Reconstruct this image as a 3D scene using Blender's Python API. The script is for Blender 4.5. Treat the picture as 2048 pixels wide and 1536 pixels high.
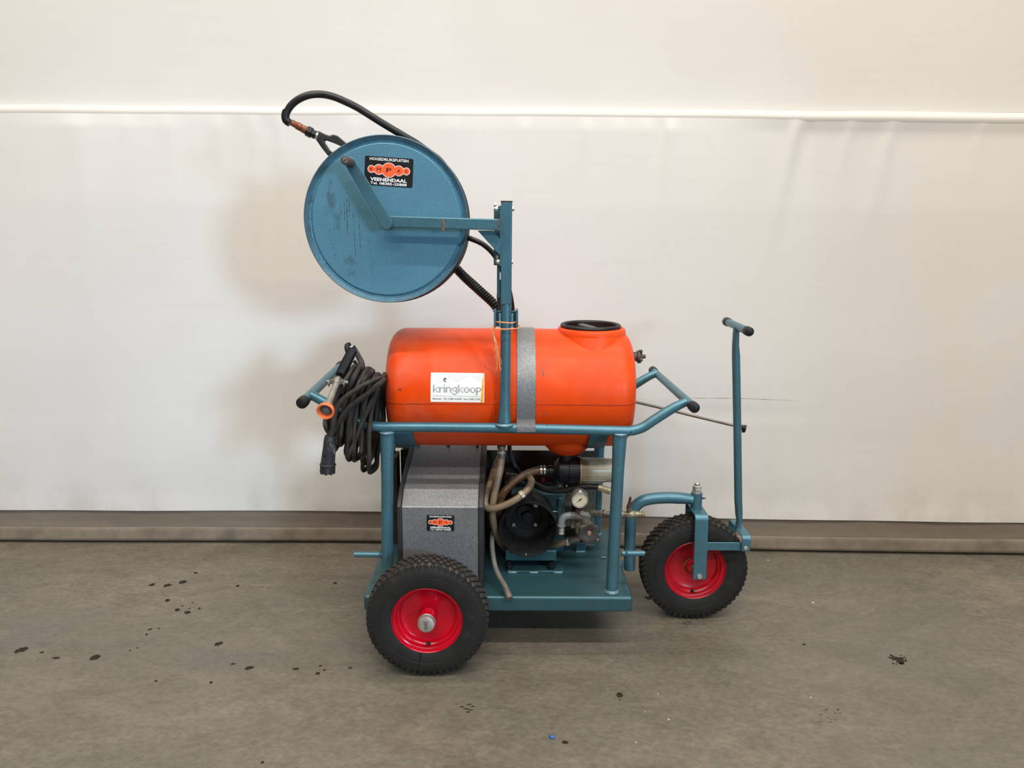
import bpy, math, random
import numpy as np
from mathutils import Vector, Matrix

random.seed(7); np.random.seed(7)
for o in list(bpy.data.objects): bpy.data.objects.remove(o)
SC = bpy.context.scene
COL = SC.collection
PI = math.pi

# ------------------------------------------------------------------ camera
CAM_H, FPX = 1.435, 1420.0
yaw, pitch, roll = map(math.radians, (0.5, 12.4, 0.5))
CD = Vector((math.sin(yaw)*math.cos(pitch), math.cos(yaw)*math.cos(pitch), -math.sin(pitch)))
r0 = Vector((math.cos(yaw), -math.sin(yaw), 0)); u0 = r0.cross(CD)
CR = r0*math.cos(roll) + u0*math.sin(roll)
CU = -r0*math.sin(roll) + u0*math.cos(roll)
CC = Vector((0, 0, CAM_H))
cam = bpy.data.cameras.new('camera'); cam.sensor_width = 36; cam.lens = 36*FPX/2048
cam.clip_start = 0.05; cam.clip_end = 100
camo = bpy.data.objects.new('camera', cam); COL.objects.link(camo)
camo.matrix_world = Matrix(((CR.x, CU.x, -CD.x, CC.x), (CR.y, CU.y, -CD.y, CC.y), (CR.z, CU.z, -CD.z, CC.z), (0, 0, 0, 1)))
SC.camera = camo

# ------------------------------------------------------------------ world, lights, exposure
vs = SC.view_settings
vs.view_transform = 'Standard'; vs.look = 'None'; vs.exposure = 0.13; vs.gamma = 1.0; vs.use_curve_mapping = False
W = bpy.data.worlds.new('hall_light'); SC.world = W; W.use_nodes = True
bgn = W.node_tree.nodes['Background']
bgn.inputs[0].default_value = (1.0, 0.955, 0.89, 1); bgn.inputs[1].default_value = 0.18

def area(name, loc, target, sx, sy, power, col, spread=180):
    l = bpy.data.lights.new(name, 'AREA'); l.shape = 'RECTANGLE'; l.size = sx; l.size_y = sy
    l.energy = power; l.color = col; l.spread = math.radians(spread)
    o = bpy.data.objects.new(name, l); COL.objects.link(o); o.location = loc
    o.rotation_euler = (Vector(target) - Vector(loc)).to_track_quat('-Z', 'Y').to_euler()
    return o
WARM = (1.0, 0.940, 0.858)
area('strip_lamp', (0.3, -0.55, 7.0), (0.3, -0.55, 0), 9.0, 0.18, 430, WARM)
area('strip_lamp', (0.0, 2.5, 7.0), (0.0, 2.5, 0), 9.0, 0.18, 215, WARM)
area('strip_lamp', (0.3, -4.4, 7.0), (0.3, -4.4, 0), 9.0, 0.18, 560, WARM)
area('door_daylight', (3.5, -3.35, 2.15), (-1.25, 3.03, 0.75), 0.75, 0.8, 11.5, (0.44, 0.68, 0.96), 40)

# ------------------------------------------------------------------ pixel to place (used to measure the photograph)
def ray(u, v): return CD + CR*((u-1024)/FPX) - CU*((v-768)/FPX)
def P(u, v, Y):
    k = ray(u, v); return CC + k*(Y/k.y)
def PZ(u, v, Z):
    k = ray(u, v); return CC + k*((Z-CAM_H)/k.z)
def MPP(p): return (Vector(p)-CC).dot(CD)/FPX          # metres per pixel at a point

# ------------------------------------------------------------------ materials
MATS = {}
class NT:
    def __init__(s, name):
        m = bpy.data.materials.new(name); m.use_nodes = True; s.m = m; s.t = m.node_tree
        s.b = s.t.nodes['Principled BSDF']
        s.tc = s.t.nodes.new('ShaderNodeTexCoord')
    def n(s, typ, **kw):
        x = s.t.nodes.new(typ)
        for k, v in kw.items():
            if k in x.inputs.keys(): x.inputs[k].default_value = v
            else: setattr(x, k, v)
        return x
    def l(s, a, b): s.t.links.new(a, b)
    def map(s, scale=(1, 1, 1), rot=(0, 0, 0), src='Object'):
        mp = s.n('ShaderNodeMapping'); mp.inputs['Scale'].default_value = scale; mp.inputs['Rotation'].default_value = rot
        s.l(s.tc.outputs[src], mp.inputs['Vector']); return mp.outputs[0]
    def noise(s, scale, vec=None, detail=4, rough=0.55, dist=0.0):
        x = s.n('ShaderNodeTexNoise'); x.inputs['Scale'].default_value = scale; x.inputs['Detail'].default_value = detail
        x.inputs['Roughness'].default_value = rough; x.inputs['Distortion'].default_value = dist
        s.l(vec if vec else s.tc.outputs['Object'], x.inputs['Vector']); return x.outputs['Fac']
    def ramp(s, fac, stops):
        x = s.n('ShaderNodeValToRGB'); e = x.color_ramp.elements
        e[0].position, e[0].color = stops[0][0], stops[0][1]
        e[1].position, e[1].color = stops[-1][0], stops[-1][1]
        for p, c in stops[1:-1]:
            k = e.new(p); k.color = c
        s.l(fac, x.inputs[0]); return x.outputs[0]
    def mix(s, fac, a, b, mode='MIX'):
        x = s.n('ShaderNodeMix'); x.data_type = 'RGBA'; x.blend_type = mode
        for sock, val in ((x.inputs[0], fac), (x.inputs[6], a), (x.inputs[7], b)):
            if hasattr(val, 'is_output'): s.l(val, sock)
            else: sock.default_value = val
        return x.outputs[2]
    def math(s, op, a, b=0.0):
        x = s.n('ShaderNodeMath'); x.operation = op
        for sock, val in ((x.inputs[0], a), (x.inputs[1], b)):
            if hasattr(val, 'is_output'): s.l(val, sock)
            else: sock.default_value = val
        return x.outputs[0]
    def bump(s, h, strength=0.2, dist=0.002):
        x = s.n('ShaderNodeBump'); x.inputs['Strength'].default_value = strength; x.inputs['Distance'].default_value = dist
        s.l(h, x.inputs['Height']); s.l(x.outputs[0], s.b.inputs['Normal'])
    def set(s, col=None, rough=None, metal=None, spec=None, coat=None):
        for nm, v in (('Base Color', col), ('Roughness', rough), ('Metallic', metal), ('Specular IOR Level', spec), ('Coat Weight', coat)):
            if v is None: continue
            if hasattr(v, 'is_output'): s.l(v, s.b.inputs[nm])
            else: s.b.inputs[nm].default_value = v
        return s.m
def c4(r, g, b): return (r, g, b, 1)
def srgb(r, g, b):
    f = lambda x: (x/255/12.92 if x/255 <= 0.04045 else ((x/255+0.055)/1.055)**2.4)
    return (f(r), f(g), f(b), 1)
G0, G1 = c4(0, 0, 0), c4(1, 1, 1)

def simple(name, col, rough=0.5, metal=0.0, var=0.25, scale=30, bump=0.0, spec=0.5):
    t = NT(name); n = t.noise(scale)
    a = tuple(x*(1-var) for x in col[:3])+(1,); b = tuple(min(1, x*(1+var)) for x in col[:3])+(1,)
    c = t.ramp(n, [(0.3, a), (0.7, b)])
    if bump: t.bump(t.noise(scale*4), bump, 0.001)
    return t.set(c, rough, metal, spec)

def hammered(name, c_lo, c_hi, metal=0.35, rough=0.38, chips=0.66, grime=0.35, fsc=700, drips=False):
    t = NT(name)
    fine = t.noise(fsc, detail=2)
    mid = t.noise(14, detail=5)
    base = t.ramp(fine, [(0.34, c_lo), (0.60, c_hi)])
    g = t.ramp(mid, [(0.38, c4(grime, grime, grime)), (0.60, G0)])
    base = t.mix(t.math('MULTIPLY', g, 0.9), base, c4(0.055, 0.085, 0.09))
    if drips:
        sep = t.n('ShaderNodeSeparateXYZ'); t.l(t.tc.outputs['Object'], sep.inputs[0])
        lft = t.ramp(t.math('ADD', t.math('MULTIPLY', sep.outputs[0], -1.0), t.math('MULTIPLY', t.noise(7), 0.12)), [(0.10, G0), (0.17, G1)])
        smu = t.ramp(t.noise(16, t.map((1, 1, 0.7)), detail=8, rough=0.72), [(0.54, G0), (0.70, c4(.75, .75, .75))])
        base = t.mix(t.math('MULTIPLY', lft, smu), base, c4(0.045, 0.05, 0.042))
        rim_d = t.n('ShaderNodeVectorMath'); rim_d.operation = 'LENGTH'; t.l(t.tc.outputs['Object'], rim_d.inputs[0])
        edge = t.ramp(t.math('ADD', rim_d.outputs['Value'], t.math('MULTIPLY', t.noise(40), 0.02)), [(0.243, G0), (0.262, c4(.55, .55, .55))])
        base = t.mix(edge, base, c4(0.06, 0.06, 0.05))
    ch = t.ramp(t.noise(70, t.map((1, 1, 2.2)), detail=3), [(chips, G0), (chips+0.03, G1)])
    base = t.mix(ch, base, c4(0.035, 0.03, 0.028))
    t.bump(t.noise(300, detail=1), 0.12, 0.0012)
    return t.set(base, t.ramp(fine, [(0.3, c4(rough-.06, rough-.06, rough-.06)), (0.7, c4(rough+.06, rough+.06, rough+.06))]), metal)

M_blue = hammered('blue_hammered_paint', c4(0.050, 0.138, 0.180), c4(0.080, 0.205, 0.262), metal=0.45, rough=0.36, grime=0.25, chips=0.69)
M_reel = hammered('blue_reel_paint', c4(0.036, 0.120, 0.180), c4(0.130, 0.325, 0.440), metal=0.25, rough=0.40, chips=0.72, grime=0.10, fsc=520, drips=True)
M_teal = hammered('teal_platform_paint', c4(0.024, 0.078, 0.092), c4(0.038, 0.112, 0.130), metal=0.35, rough=0.32, chips=0.69, grime=0.3)  # own teal paint, set darker still for weak light under the tank

def mk_orange():
    t = NT('orange_tank_plastic')
    n = t.noise(7, detail=6, rough=0.6)
    base = t.ramp(n, [(0.3, c4(0.66, 0.046, 0.0006)), (0.55, c4(0.73, 0.059, 0.0008)), (0.75, c4(0.74, 0.090, 0.018))])
    gr = t.ramp(t.noise(10, t.map((1, 1, 0.6)), detail=8, rough=0.7), [(0.50, G0), (0.72, c4(0.6, 0.6, 0.6))])
    sep = t.n('ShaderNodeSeparateXYZ'); t.l(t.tc.outputs['Object'], sep.inputs[0])
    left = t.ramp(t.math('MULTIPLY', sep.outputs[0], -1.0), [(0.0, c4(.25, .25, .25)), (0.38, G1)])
    # sooty patch on the upper left end of the tank
    soot = t.math('MULTIPLY', t.ramp(t.math('ADD', t.math('MULTIPLY', sep.outputs[0], -1.0), t.math('MULTIPLY', t.noise(9), 0.15)), [(0.28, G0), (0.46, G1)]),
                  t.ramp(t.math('ADD', sep.outputs[2], t.math('MULTIPLY', t.noise(18), 0.05)), [(0.19, G0), (0.235, G1)]))
    base = t.mix(t.math('MULTIPLY', gr, left), base, c4(0.25, 0.06, 0.03))
    fade_sheen = t.math('MULTIPLY', t.ramp(t.noise(5, t.map((1, 1, 1.4)), detail=9, rough=0.7, dist=0.5), [(0.42, G0), (0.68, c4(.75, .75, .75))]), left)  # faded plastic, with the broad pale highlight painted in too
    base = t.mix(fade_sheen, base, c4(0.66, 0.125, 0.060))
    base = t.mix(t.math('MULTIPLY', soot, 0.75), base, c4(0.10, 0.05, 0.045))
    sc = t.ramp(t.noise(16, t.map((1, 1, 7), rot=(0, 0.12, 0)), detail=5, rough=0.7), [(0.70, G0), (0.74, c4(.6, .6, .6))])
    base = t.mix(sc, base, c4(0.22, 0.045, 0.02))
    t.bump(t.noise(40, detail=4), 0.08, 0.003)
    return t.set(base, 0.40, 0.0, 0.2)
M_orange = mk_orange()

def mk_galv():
    t = NT('galvanised_sheet')
    v = t.n('ShaderNodeTexVoronoi'); v.inputs['Scale'].default_value = 300; t.l(t.map((1, 1, 1)), v.inputs['Vector'])
    n = t.noise(260, detail=2)
    base = t.ramp(v.outputs['Color'], [(0.1, c4(0.155, 0.160, 0.164)), (0.9, c4(0.235, 0.241, 0.245))])
    base = t.mix(t.ramp(n, [(0.60, G0), (0.74, c4(.8, .8, .8))]), base, c4(0.46, 0.46, 0.455))
    base = t.mix(t.ramp(t.noise(9, detail=6), [(0.5, G0), (0.75, c4(.5, .5, .5))]), base, c4(0.15, 0.138, 0.115))
    return t.set(base, 0.45, 0.45)
M_galv = mk_galv()
M_black = simple('black_plastic', c4(0.008, 0.008, 0.0085), 0.45, 0, 0.4, 40, 0, 0.35)
M_rubber = simple('black_hose_rubber', c4(0.011, 0.0105, 0.0105), 0.42, 0, 0.3, 60, 0, 0.4)
M_cable = simple('dark_cable_rubber', c4(0.034, 0.028, 0.023), 0.6, 0, 0.35, 30, 0.1, 0.3)
def mk_tyre():
    t = NT('tyre_rubber')
    n = t.noise(18, detail=6, rough=0.65)
    base = t.ramp(n, [(0.3, c4(0.0105, 0.010, 0.0098)), (0.6, c4(0.0165, 0.0155, 0.0145)), (0.80, c4(0.052, 0.045, 0.036))])
    t.bump(t.noise(160), 0.15, 0.001)
    return t.set(base, 0.66, 0, 0.3)
M_tyre = mk_tyre()
M_tread = simple('dusty_tread_rubber', c4(0.046, 0.040, 0.032), 0.85, 0, 0.55, 25, 0, 0.2)
M_red = simple('glossy_red_rim_paint', c4(0.46, 0.002, 0.014), 0.2, 0, 0.12, 12, 0, 0.4)
M_redold = simple('worn_red_rim_paint', c4(0.37, 0.005, 0.014), 0.3, 0, 0.3, 14, 0, 0.4)
M_zinc = simple('zinc_plated_steel', c4(0.50, 0.49, 0.46), 0.35, 0.7, 0.25, 50)
M_steel = simple('dull_steel', c4(0.2160, 0.2000, 0.1760), 0.45, 0.6, 0.3, 40)
M_brass = simple('dirty_brass', c4(0.1680, 0.1400, 0.0910), 0.45, 0.5, 0.35, 60)
M_cast = simple('dirty_cast_metal', c4(0.1050, 0.0945, 0.0770), 0.55, 0.3, 0.4, 50, 0.2)
M_copper = simple('rusty_copper', c4(0.23, 0.075, 0.03), 0.45, 0.4, 0.5, 90)
M_rust = simple('rust', c4(0.16, 0.085, 0.045), 0.8, 0, 0.5, 120)
M_white = simple('white_vinyl', c4(0.84, 0.82, 0.76), 0.5, 0, 0.04, 30)
M_ink = simple('black_vinyl', c4(0.008, 0.008, 0.009), 0.35, 0, 0.2, 30)
M_logo = simple('orange_vinyl', c4(0.90, 0.115, 0.03), 0.4, 0, 0.05, 30)
M_wtext = simple('white_print', c4(0.86, 0.86, 0.85), 0.4, 0, 0.02, 30)
M_grey = simple('grey_print', c4(0.45, 0.46, 0.46), 0.5, 0, 0.05, 30)
M_lgrey = simple('light_grey_print', c4(0.62, 0.64, 0.65), 0.5, 0, 0.05, 30)
M_tape = simple('orange_tape', c4(0.87, 0.36, 0.02), 0.4, 0, 0.2, 60)
M_beige = simple('yellowed_clear_plastic', c4(0.3750, 0.3225, 0.2175), 0.35, 0, 0.25, 12)
M_twine = simple('orange_twine', c4(0.84, 0.27, 0.10), 0.8, 0, 0.3, 90)
M_nozzle = simple('orange_nozzle_plastic', c4(0.72, 0.15, 0.045), 0.5, 0, 0.2, 40)
M_dial = simple('cream_dial', c4(0.5950, 0.5270, 0.3740), 0.5, 0, 0.05, 40)
M_dark = simple('dark_panel', c4(0.045, 0.034, 0.026), 0.6, 0, 0.3, 9, 0, 0.25)
M_lever = simple('red_brown_lever', c4(0.10, 0.025, 0.016), 0.5, 0, 0.2, 40)
M_greyhose = simple('old_grey_hose', c4(0.15, 0.135, 0.115), 0.6, 0, 0.2, 40)
M_brown = simple('brown_suction_hose', c4(0.1200, 0.0638, 0.0300), 0.4, 0, 0.35, 60)
M_elbow = simple('grey_pipe_elbow', c4(0.1728, 0.1800, 0.1836), 0.4, 0.1, 0.15, 40)
M_redbit = simple('red_badge', c4(0.55, 0.03, 0.03), 0.4)
def mk_braid():
    t = NT('braided_hose')
    a = t.n('ShaderNodeTexWave'); a.wave_type = 'BANDS'; a.bands_direction = 'DIAGONAL'; a.inputs['Scale'].default_value = 140; a.inputs['Distortion'].default_value = 0
    t.l(t.map((1, 1, 1)), a.inputs['Vector'])
    b = t.n('ShaderNodeTexWave'); b.wave_type = 'BANDS'; b.bands_direction = 'DIAGONAL'; b.inputs['Scale'].default_value = 140
    t.l(t.map((-1, 1, 1)), b.inputs['Vector'])
    f = t.math('MAXIMUM', a.outputs['Fac'], b.outputs['Fac'])
    base = t.ramp(f, [(0.45, c4(0.085, 0.052, 0.028)), (0.9, c4(0.25, 0.18, 0.11))])
    return t.set(base, 0.4)
M_braid = mk_braid()
M_oil = simple('oil_stain', c4(0.026, 0.021, 0.015), 0.75, 0, 0.4, 60, 0, 0.1)
M_fleck = simple('white_fleck', c4(0.46, 0.44, 0.40), 0.7)
M_scuff = simple('dark_scuff', c4(0.075, 0.064, 0.052), 0.6, 0, 0.3, 60)
M_bluebit = simple('blue_plastic', c4(0.02, 0.10, 0.42), 0.4)
M_weld = simple('painted_weld_bead', c4(0.13, 0.23, 0.27), 0.4, 0.2, 0.3, 150, 0.4)

# ------------------------------------------------------------------ mesh builder
def catmull(pts, n=8, closed=False):
    p = [Vector(q) for q in pts]
    if len(p) < 3: return p
    out = []
    N = len(p); rng = range(N if closed else N-1)
    for i in rng:
        if closed: a, b, c, d = p[(i-1) % N], p[i], p[(i+1) % N], p[(i+2) % N]
        else:
            b, c = p[i], p[i+1]
            a = p[i-1] if i > 0 else b*2-c
            d = p[i+2] if i+2 < N else c*2-b
        for k in range(n):
            t = k/n
            out.append(0.5*((2*b) + (c-a)*t + (2*a-5*b+4*c-d)*t*t + (3*b-3*c+d-a)*t**3))
    if not closed: out.append(p[-1])
    return out

def frame(axis, ref=None):
    z = Vector(axis).normalized()
    ref = Vector(ref) if ref else (Vector((0, 0, 1)) if abs(z.z) < 0.9 else Vector((1, 0, 0)))
    x = ref - z*ref.dot(z); x.normalize(); y = z.cross(x)
    return x, y, z

class G:
    def __init__(s): s.v = []; s.f = []; s.m = []
    def add(s, vs, fs, mi=0):
        o = len(s.v); s.v += [Vector(q) for q in vs]
        for f in fs: s.f.append(tuple(o+i for i in f)); s.m.append(mi)
        return s
    def tube(s, pts, r, seg=12, smooth=0, closed=False, caps=True, mi=0, ref=None, ell=None):
        if smooth: 
            n0 = len(pts); pts2 = catmull(pts, smooth, closed)
            if not isinstance(r, (int, float)):
                r = np.interp(np.linspace(0, n0-1, len(pts2)), range(n0), r)
            if ell is not None: ell = np.interp(np.linspace(0, n0-1, len(pts2)), range(n0), ell)
            pts = pts2
        pts = [Vector(p) for p in pts]; n = len(pts)
        R = [r]*n if isinstance(r, (int, float)) else list(r)
        vs = []; x = None
        for i in range(n):
            if closed: t = pts[(i+1) % n]-pts[i-1]
            else: t = pts[min(i+1, n-1)]-pts[max(i-1, 0)]
            if x is None: x, y, z = frame(t, ref)
            else:
                z = t.normalized(); x = x-z*x.dot(z)
                if x.length < 1e-6: x, y, z = frame(t)
                x.normalize(); y = z.cross(x)
            e = 1.0 if ell is None else ell[i]
            for k in range(seg):
                a = 2*PI*k/seg
                vs.append(pts[i] + x*(R[i]*math.cos(a)*e) + y*(R[i]*math.sin(a)/e))
        fs = []
        for i in range(n if closed else n-1):
            j = (i+1) % n
            for k in range(seg):
                k2 = (k+1) % seg
                fs.append((i*seg+k, i*seg+k2, j*seg+k2, j*seg+k))
        if caps and not closed:
            fs.append(tuple(range(seg))[::-1]); fs.append(tuple((n-1)*seg+k for k in range(seg)))
        return s.add(vs, fs, mi)
    def cyl(s, a, b, r, r2=None, seg=20, mi=0):
        return s.tube([a, b], [r, r if r2 is None else r2], seg, mi=mi)
    def lathe(s, prof, o, axis, seg=48, mi=0, ref=None, a0=0, sx=1.0, mis=None):
        x, y, z = frame(axis, ref); o = Vector(o); vs = []; idx = []
        for (r, h) in prof:
            if r < 1e-6: idx.append([len(vs)]*seg); vs.append(o+z*h)
            else:
                idx.append(list(range(len(vs), len(vs)+seg)))
                for k in range(seg):
                    a = a0+2*PI*k/seg; vs.append(o+x*(r*math.cos(a)*sx)+y*(r*math.sin(a))+z*h)
        for i in range(len(prof)-1):
            fs = []
            for k in range(seg):
                q = [idx[i][k], idx[i][(k+1) % seg], idx[i+1][(k+1) % seg], idx[i+1][k]]
                q2 = []
                for w in q:
                    if w not in q2: q2.append(w)
                if len(q2) > 2: fs.append(tuple(q2))
            if i == 0: base = len(s.v); s.v += vs
            mm = mis[i] if mis else mi
            for f in fs: s.f.append(tuple(base+w for w in f)); s.m.append(mm)
        return s
    def box(s, c, size, ax=None, mi=0):
        c = Vector(c); X, Y, Z = ax if ax else (Vector((1, 0, 0)), Vector((0, 1, 0)), Vector((0, 0, 1)))
        a, b, d = (q/2 for q in size)
        vs = [c+X*(i*a)+Y*(j*b)+Z*(k*d) for k in (-1, 1) for j in (-1, 1) for i in (-1, 1)]
        return s.add(vs, [(0, 2, 3, 1), (4, 5, 7, 6), (0, 1, 5, 4), (2, 6, 7, 3), (0, 4, 6, 2), (1, 3, 7, 5)], mi)
    def bar(s, a, b, w, t, up, mi=0):
        """flat bar from a to b; w across (perpendicular to up), t along up"""
        a, b = Vector(a), Vector(b); z = (b-a); L = z.length; z.normalize()
        u = Vector(up); u = (u-z*u.dot(z)).normalized(); x = u.cross(z)
        return s.box((a+b)/2, (w, t, L), (x, u, z), mi)
    def prism(s, pts2, o, X, Y, Z, d, mi=0):
        o, X, Y, Z = Vector(o), Vector(X), Vector(Y), Vector(Z); n = len(pts2)
        lo = [o+X*p[0]+Y*p[1] for p in pts2]; hi = [q+Z*d for q in lo]
        fs = [tuple(range(n))[::-1], tuple(range(n, 2*n))] + [(i, (i+1) % n, n+(i+1) % n, n+i) for i in range(n)]
        return s.add(lo+hi, fs, mi)
    def hexbolt(s, p, axis, r, h, seg=6, mi=0, ref=None):
        return s.lathe([(0, 0), (r, 0), (r, h*.85), (r*.88, h), (0, h)], p, axis, seg, mi, ref)

WO = {}
def build(name, g, mats, parent=None, smooth=True, sharp=35, bevel=0, bseg=2, fixnormals=False, origin=None):
    vs = g.v
    lo = Vector((min(v.x for v in vs), min(v.y for v in vs), min(v.z for v in vs)))
    hi = Vector((max(v.x for v in vs), max(v.y for v in vs), max(v.z for v in vs)))
    c = Vector(origin) if origin is not None else (lo+hi)/2
    me = bpy.data.meshes.new(name)
    me.from_pydata([tuple(v-c) for v in vs], [], g.f)
    if not isinstance(mats, (list, tuple)): mats = [mats]
    for m in mats: me.materials.append(m)
    me.polygons.foreach_set('material_index', g.m)
    import bmesh
    bm = bmesh.new(); bm.from_mesh(me); bmesh.ops.recalc_face_normals(bm, faces=bm.faces) if not fixnormals else None
    bm.to_mesh(me); bm.free()
    if smooth:
        me.polygons.foreach_set('use_smooth', [True]*len(me.polygons)); me.set_sharp_from_angle(angle=math.radians(sharp))
    o = bpy.data.objects.new(name, me); COL.objects.link(o)
    if parent is not None:
        o.parent = parent; o.location = c - WO[parent.name]
    else: o.location = c
    WO[o.name] = c.copy()
    if bevel:
        b = o.modifiers.new('bevel', 'BEVEL'); b.width = bevel; b.segments = bseg; b.limit_method = 'ANGLE'; b.angle_limit = math.radians(40)
        b.harden_normals = False
    return o
def root(name, loc, label, cat, group=None):
    o = bpy.data.objects.new(name, None); COL.objects.link(o); o.location = loc; WO[o.name] = Vector(loc)
    o.empty_display_size = 0.05
    o['label'] = label; o['category'] = cat
    if group: o['group'] = group
    return o
def tag(o, label, cat=None, group=None):
    o['label'] = label
    if cat: o['category'] = cat
    if group: o['group'] = group
    return o

def text2d(s, width=None, height=None, bold=0.0):
    cu = bpy.data.curves.new('tmp_text', 'FONT'); cu.body = s; cu.resolution_u = 2; cu.offset = bold
    ob = bpy.data.objects.new('tmp_text', cu); COL.objects.link(ob)
    bpy.context.view_layer.update()
    me = bpy.data.meshes.new_from_object(ob)
    v = np.array([(q.co.x, q.co.y) for q in me.vertices]); f = [tuple(p.vertices) for p in me.polygons]
    bpy.data.objects.remove(ob); bpy.data.curves.remove(cu); bpy.data.meshes.remove(me)
    lo, hi = v.min(0), v.max(0); v = v-lo; sz = hi-lo
    sx = width/sz[0] if width else height/sz[1]; sy = height/sz[1] if height else sx
    v[:, 0] *= sx; v[:, 1] *= sy
    return v, f
# ================================================================== STRUCTURE
WA = PZ(0, 1083, 0); WB = PZ(2048, 1109, 0)
WS = (WB-WA); WS.z = 0; WS.normalize(); WN = Vector((WS.y, -WS.x, 0))     # along wall; towards camera
WO0 = (WA+WB)/2
def wall_s(u, v):
    k = ray(u, v); q = (WO0-CC).dot(WN)/k.dot(WN); p = CC+k*q
    return (p-WO0).dot(WS), p.z
def wpt(s, z, n): return WO0+WS*s+WN*(n-.042*math.exp(-((s+.5)/1.25)**2))+Vector((0, 0, z))

def mk_floor():
    t = NT('worn_concrete')
    w = t.map((1, 1, 1), rot=(0, 0, 0.35))
    big = t.noise(1.1, t.map((0.7, 1.3, 1), rot=(0, 0, 0.4)), 5, 0.6, 0.6)
    mid = t.noise(4.5, t.map((0.7, 1.5, 1), rot=(0, 0, -0.5)), 12, 0.74, 0.9)
    fine = t.noise(52, t.map((0.8, 1.2, 1), rot=(0, 0, 0.5)), 10, 0.78)
    base = t.ramp(mid, [(0.30, c4(0.100, 0.086, 0.063)), (0.5, c4(0.136, 0.117, 0.087)), (0.72, c4(0.178, 0.153, 0.113))])
    base = t.mix(t.ramp(big, [(0.42, G0), (0.66, c4(.8, .8, .8))]), base, c4(0.100, 0.094, 0.072))
    base = t.mix(t.ramp(t.noise(2.2, t.map((1, 1, 1), rot=(0, 0, 1.1)), 6, 0.65, 1.0), [(0.55, G0), (0.78, c4(0.4500, 0.4500, 0.4500))]), base, c4(0.098, 0.072, 0.053))
    base = t.mix(0.9, base, t.ramp(fine, [(0.32, c4(0.33, 0.33, 0.33)), (0.68, c4(0.66, 0.66, 0.66))]), 'OVERLAY')
    base = t.mix(0.5, base, t.ramp(t.noise(17, t.map((0.8, 1.5, 1), rot=(0, 0, -0.6)), 10, 0.75, 0.8), [(0.36, c4(0.36, 0.355, 0.35)), (0.66, c4(0.64, 0.64, 0.64))]), 'OVERLAY')
    base = t.mix(t.ramp(t.noise(0.9, t.map((1, 1, 1), rot=(0, 0, 2.0)), 6, 0.6, 0.5), [(0.50, G0), (0.70, c4(.5, .5, .5))]), base, c4(0.100, 0.098, 0.084))
    st = t.ramp(t.noise(9, t.map((0.35, 5, 1), rot=(0, 0, 0.6)), 6, 0.7, 0.3), [(0.64, G0), (0.72, c4(.4, .4, .4))])
    base = t.mix(st, base, c4(0.31, 0.275, 0.22))
    st = t.ramp(t.noise(7, t.map((4, 0.3, 1), rot=(0, 0, -0.75)), 5, 0.7, 0.4), [(0.66, G0), (0.73, c4(.35, .35, .35))])
    base = t.mix(st, base, c4(0.12, 0.10, 0.08))
    sp = t.ramp(t.noise(140, None, 2), [(0.70, G0), (0.76, c4(.5, .5, .5))])
    base = t.mix(sp, base, c4(0.08, 0.068, 0.055))
    t.bump(t.noise(55, None, 6, 0.7), 0.12, 0.004)
    return t.set(base, t.ramp(mid, [(0.3, c4(.42, .42, .42)), (0.7, c4(.6, .6, .6))]), 0, 0.55)
M_floor = mk_floor()
g = G(); g.add([(-7, -7, 0), (7, -7, 0), (7, 3.6, 0), (-7, 3.6, 0)], [(0, 1, 2, 3)])
floor = build('floor', g, M_floor, smooth=False, origin=(0, 0, 0)); floor['kind'] = 'structure'

def mk_sheet(name, dirt):
    t = NT(name)
    base = t.ramp(t.noise(1.3, None, 4), [(0.3, c4(0.715, 0.69, 0.65)), (0.7, c4(0.75, 0.735, 0.705))])
    weave = t.noise(55, t.map((0.05, 0.05, 1)), 4, 0.7)
    base = t.mix(0.055, base, t.ramp(weave, [(0.35, c4(.3, .3, .3)), (0.65, c4(.7, .7, .7))]), 'OVERLAY')
    if dirt:
        sep = t.n('ShaderNodeSeparateXYZ'); t.l(t.tc.outputs['Object'], sep.inputs[0])
        low = t.ramp(sep.outputs[2], [(0.14, c4(.9, .9, .9)), (0.34, c4(.16, .16, .16)), (0.85, G0)])
        sm = t.ramp(t.noise(3.2, t.map((1, 1, 0.5)), 7, 0.68), [(0.42, G0), (0.75, c4(.55, .55, .55))])
        base = t.mix(t.math('MULTIPLY', low, sm), base, c4(0.30, 0.25, 0.19))
        sm2 = t.ramp(t.noise(5, t.map((0.25, 0.25, 3)), 6, 0.7), [(0.68, G0), (0.78, c4(.22, .22, .22))])
        base = t.mix(sm2, base, c4(0.42, 0.37, 0.31))
    t.bump(weave, 0.025, 0.002)
    return t.set(base, 0.5, 0, 0.3)
M_sheet_up = mk_sheet('white_sheet_upper', False)
M_sheet_lo = mk_sheet('white_curtain', True)
LEDGE = 1.873
rng = np.random.RandomState(3)
def fold_fn(s, z, zt, folds, waves):
    d = zt - z
    y = 0.0
    for (s0, w, amp, ln, sl) in folds:
        if d < ln*3: y += amp*math.exp(-((s-s0-sl*d)/w)**2)*math.exp(-d/ln)*min(1, d/0.02)
    w_ = 0
    for (k, a, ph, kz) in waves: w_ += a*math.sin(k*s+ph+kz*z)
    return y+w_*min(1, max(0, (z-.155)/.35))
waves = [(1.3, .006, .4, .5), (2.9, .0035, 1.7, -.7), (5.3, .0018, 2.2, .9), (0.6, .008, 3, .3)]
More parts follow.
